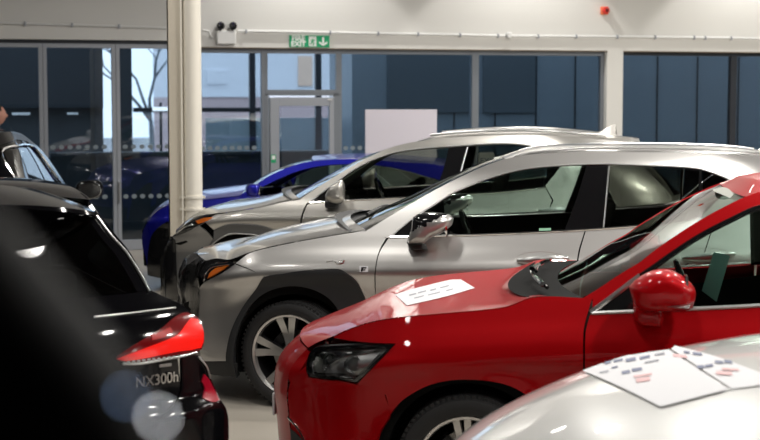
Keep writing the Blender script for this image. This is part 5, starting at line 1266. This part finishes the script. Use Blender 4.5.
    # bumper
    bp = P([(181.5, 358), (197, 355), (204, 361), (208, 371), (214, 385), (221, 400), (227, 409), (230, 420), (230.5, 445), (229, 470)])
    R.panel('rear_bumper', bp + [(.86, .25), (-.86, .25), (-.9, .6), (-.62, .56), (-.3, .515), (.3, .515)] + P([(168, 411), (177, 401), (181.5, 389)]), c.paint, corner=45)
    R.panel('rear_reflector', P([(203.6, 374), (208, 379), (213, 389), (218.5, 400.5), (212, 402.5), (202, 398), (204, 388), (201, 381)]), mat('reflector_red', (.35, .004, .02), .15, 0, 1), off=.006, mirror=True, corner=50)
    bm = bmesh.new(); tube(bm, R.line(P([(198, 356.5), (206, 366), (210, 378)]), .008), .004, 6); frombm('bumper_trim', bm, M['satin'], c.root, True)
    R.panel('light_recess', P([(159, 364.6), (171, 363), (171, 366), (159, 367.4)]), M['satin'], off=.004)
    R.panel('exhaust_trim', [(.35, .32), (.62, .34), (.62, .28), (.35, .26)], M['satin'], off=.006, mirror=True)
    R.panel('number_plate', [(-.26, .66), (.26, .66), (.26, .55), (-.26, .55)], mat('plate_yellow', (.75, .6, .08), .5), off=.008, sub=1)
    # badge
    a, b = P([(140, 381.5), (172.5, 377.5)]); cy = (a[0] + b[0]) / 2; cz = (a[1] + b[1]) / 2
    rot = Matrix(((0, 0, 1), (1, 0, 0), (0, 1, 0))).to_4x4()
    sl = math.atan2(R.X(b[0], cz) - R.X(a[0], cz), b[0] - a[0])
    cu = bpy.data.curves.new('model_badge', 'FONT'); cu.body = 'NX300h'; cu.size = .062; cu.extrude = .004; cu.offset = .0008; cu.align_x = 'CENTER'; cu.align_y = 'CENTER'
    cu.materials.append(M['chrome']); o = curve_mesh('model_badge', cu); o.parent = c.root
    o.matrix_local = Matrix.Translation((R.X(cy, cz) + .008, cy, cz)) @ Matrix.Rotation(-sl, 4, 'Z') @ rot
    o.scale = (1.0, 1, 1)
    # spoiler
    bm = bmesh.new(); N = 12; rows = []
    tip = P([(94, 213)])[0]; ty = tip[0]
    for k in range(-N, N + 1):
        v = k / N; y = ty * v; e = abs(v) ** 4
        xb = 3.02 - .12 * e + .06 * (1 - v * v); zt_ = tip[1] + .055 * (1 - abs(v) ** 2.2) + .0
        rows.append([bm.verts.new(q) for q in ((2.35, y * .97, zt_ + .055 - .03 * e), (2.7, y, zt_ + .04 - .02 * e), (xb, y, zt_ + .008), (xb + .012, y, zt_ - .008), (xb + .0, y, zt_ - .022), (xb - .16, y, zt_ - .12 * (1 - e) - .03), (xb - .30, y, zt_ - .11 * (1 - e) - .03), (2.4, y * .97, zt_ - .02))])
    for i in range(2 * N):
        for j in range(7): bm.faces.new((rows[i][j], rows[i][j + 1], rows[i + 1][j + 1], rows[i + 1][j]))
    bm.faces.new(rows[0]); bm.faces.new(rows[-1])
    frombm('roof_spoiler', bm, c.paint, c.root, True)
    bm = bmesh.new(); bbox(bm, 3.06, 3.075, -.12, .12, tip[1] + .03, tip[1] + .045, .003); frombm('brake_light', bm, M['dredlens'], c.root)
    # lettering seen at the spoiler corner: small clear washer
    bm = bmesh.new(); bbox(bm, 3.14, 3.17, -.35, .2, 1.20, 1.215, .004); frombm('rear_wiper', bm, M['plastic'], c.root)
bk_belt = 1.0
def build_bk_body(c):
    w = c.wb
    c.bridge('roof', [(1.15, 1.50), (1.5, 1.53), (2.0, 1.53), (2.45, 1.49)], c.paint, crown=.03, nz=3, inset=.05)
    c.bridge('bonnet', [(-.72, .80), (-.5, .87), (0, .93), (.5, .97)], c.paint, crown=lambda u: .02 + .06 * u, bow=.1)
    c.bridge('windscreen', [(.5, .98), (.8, 1.2), (1.15, 1.50)], M['wglass'], bow=.14, up=Vector((-1, 0, 1)), inset=.03)
    c.bridge('front_fascia', [(-.72, .80), (-.8, .5), (-.76, .25)], c.paint, bow=.15, up=Vector((-1, 0, 0)))
    a = c.archR; arcf = [(a * math.cos(t), c.R + a * math.sin(t)) for t in (-.2, .3, .8, 1.3, 1.8, 2.3, 2.8, 3.3)]
    c.panel('body_side', [(-.72, .79), (-.5, .86), (0, .92), (.5, .96), (1.5, .98), (2.6, .99), (3.1, .97), (3.18, .6), (3.15, .25)] + [(w + p, q) for p, q in arcf] + [(w - a - .02, .24), (a + .02, .24)] + arcf + [(-a - .05, .25), (-.74, .25), (-.80, .5)], c.paint, off=-.05, corner=50)
    c.panel('window_frame', [(.5, .97), (.8, 1.2), (1.15, 1.50), (2.0, 1.52), (2.5, 1.48), (2.8, 1.3), (2.95, 1.0), (1.5, .985)], c.paint, off=-.06, holes=[[(.75, 1.01), (.95, 1.2), (1.25, 1.42), (2.0, 1.44), (2.4, 1.40), (2.7, 1.1), (2.6, 1.03), (1.5, 1.01)]])
    c.panel('side_window', [(.75, 1.01), (.95, 1.2), (1.25, 1.42), (2.0, 1.44), (2.4, 1.40), (2.7, 1.1), (2.6, 1.03), (1.5, 1.01)], M['dtint'], off=-.07, thick=0)
    for sd in (-1, 1): door_mirror(c, (.75, .97), (.14, .13, .2), c.paint, sd)
    c.chassis([(-.5, .74), (0, .8), (.5, .88), (1.5, .9), (3.0, .9)], x1=3.1)
    cabin(c, .8, 1.5, 2.3, .98, M['dseat'], h=1.12)
build_bk(bk); build_bk_body(bk)

# ===== second black car beyond it
H2 = rad(2.5)
A2 = math.atan2(-math.cos(H2), math.sin(H2))
b2 = Car('black_saloon', 'black car at the left edge with chrome framed side windows and folded out door mirror', 'car', A2, side=1, W=.92, pin=(on_z(69.5, 197.7, .97), (.72, .84, .97)), zs=[(-.9, .7), (0, .82), (1.5, .86), (3.4, .92)],
         nose=[(.1, -.80), (.5, -.86), (.8, -.8), (1.0, -.7)], tail=[(.1, 3.35), (.6, 3.48), (.95, 3.42), (1.1, 3.3), (1.5, 2.75)], wb=2.66, R=.36, archR=.41, paint='black', kr=.8)
def build_b2(c):
    generic(c, belt=.98, roofz=1.66, tailx=3.4, wsx=(.60, 1.35), roofx=2.7, rim='double', mirrors=False, glass='tint')
    c.trim('window_surround', [(.80, 1.0), (1.12, 1.20), (1.39, 1.49), (1.72, 1.53), (2.0, 1.535), (2.6, 1.49), (2.90, 1.15), (2.8, 1.03)], .014, M['chrome'], off=.006)
    for sd in (-1, 1): door_mirror(c, (.85, .97), (.27, .19, .22), c.paint, sd)
build_b2(b2)

# ===== tall black van beside the camera; only its wing mirror reaches into the picture
vn = Car('black_van', 'black van standing outside the left edge, only its blurred wing mirror reaching into the picture', 'van', -PI / 2, side=1, W=.95, loc=(-1.72, .75), zs=[(-.93, 1.0), (0, 1.15), (1.5, 1.2), (3.4, 1.2)],
         nose=[(.1, -.80), (.5, -.86), (.8, -.8), (1.2, -.7)], tail=[(.1, 3.9), (.6, 4.0), (1.1, 3.98), (1.4, 3.95), (2.1, 3.8)], wb=2.9, R=.36, archR=.42, paint='black', kr=.9, rr=.3)
generic(vn, belt=1.26, roofz=2.10, tailx=4.0, roofx=3.6, wsx=(.45, 1.1), cab=True, mirrors=False, rearw=[(3.6, 2.07), (3.75, 1.95), (3.85, 1.6), (3.92, 1.30)])
def to_van(px, py, Y):
    return vn.M4.inverted() @ on_depth(px, py, Y)
bm = bmesh.new(); ol = [(-300, 200), (-180, 165), (-70, 178), (0, 232), (60, 302), (102, 352), (140, 410), (165, 480), (160, 590), (80, 680), (-100, 700), (-260, 640), (-330, 400)]
q = smooth([to_van(px, py, .60).yz for px, py in ol], True, 60, 5); xc = to_van(0, 300, .60).x; cy = sum(p.x for p in q) / len(q); cz = sum(p.y for p in q) / len(q); rings = []
for k in range(13):
    th = -PI / 2 + PI * k / 12; sc = max(.02, math.cos(th)) ** .6
    rings.append([bm.verts.new((xc - .05 * math.sin(th) - .02, cy + (p.x - cy) * sc, cz + (p.y - cz) * sc)) for p in q])
for i in range(12):
    for k in range(len(q)): bm.faces.new((rings[i][k], rings[i][(k + 1) % len(q)], rings[i + 1][(k + 1) % len(q)], rings[i + 1][k]))
bm.faces.new(rings[0]); bm.faces.new(rings[-1])
vm = frombm('wing_mirror', bm, M['matt'], vn.root, True)
for dz in (.10, -.10):
    bm = bmesh.new(); tube(bm, [(xc, vn.S(xc, 1.7 + dz) - .02, 1.70 + dz), (xc, cy, cz + dz)], (.018, .012), 10); frombm('mirror_arm', bm, M['matt'], vm, True)
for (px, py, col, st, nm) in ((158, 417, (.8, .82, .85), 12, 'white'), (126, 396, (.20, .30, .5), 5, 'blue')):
    p = to_van(px, py, .545); bm = bmesh.new(); bmesh.ops.create_icosphere(bm, subdivisions=2, radius=.0012, matrix=Matrix.Translation(p)); frombm('bokeh_glint', bm, mat('lamp_' + nm, col, .5, emit=(col, st)), vm, True)  # added glowing beads that blur into highlight discs, not lamps of the van
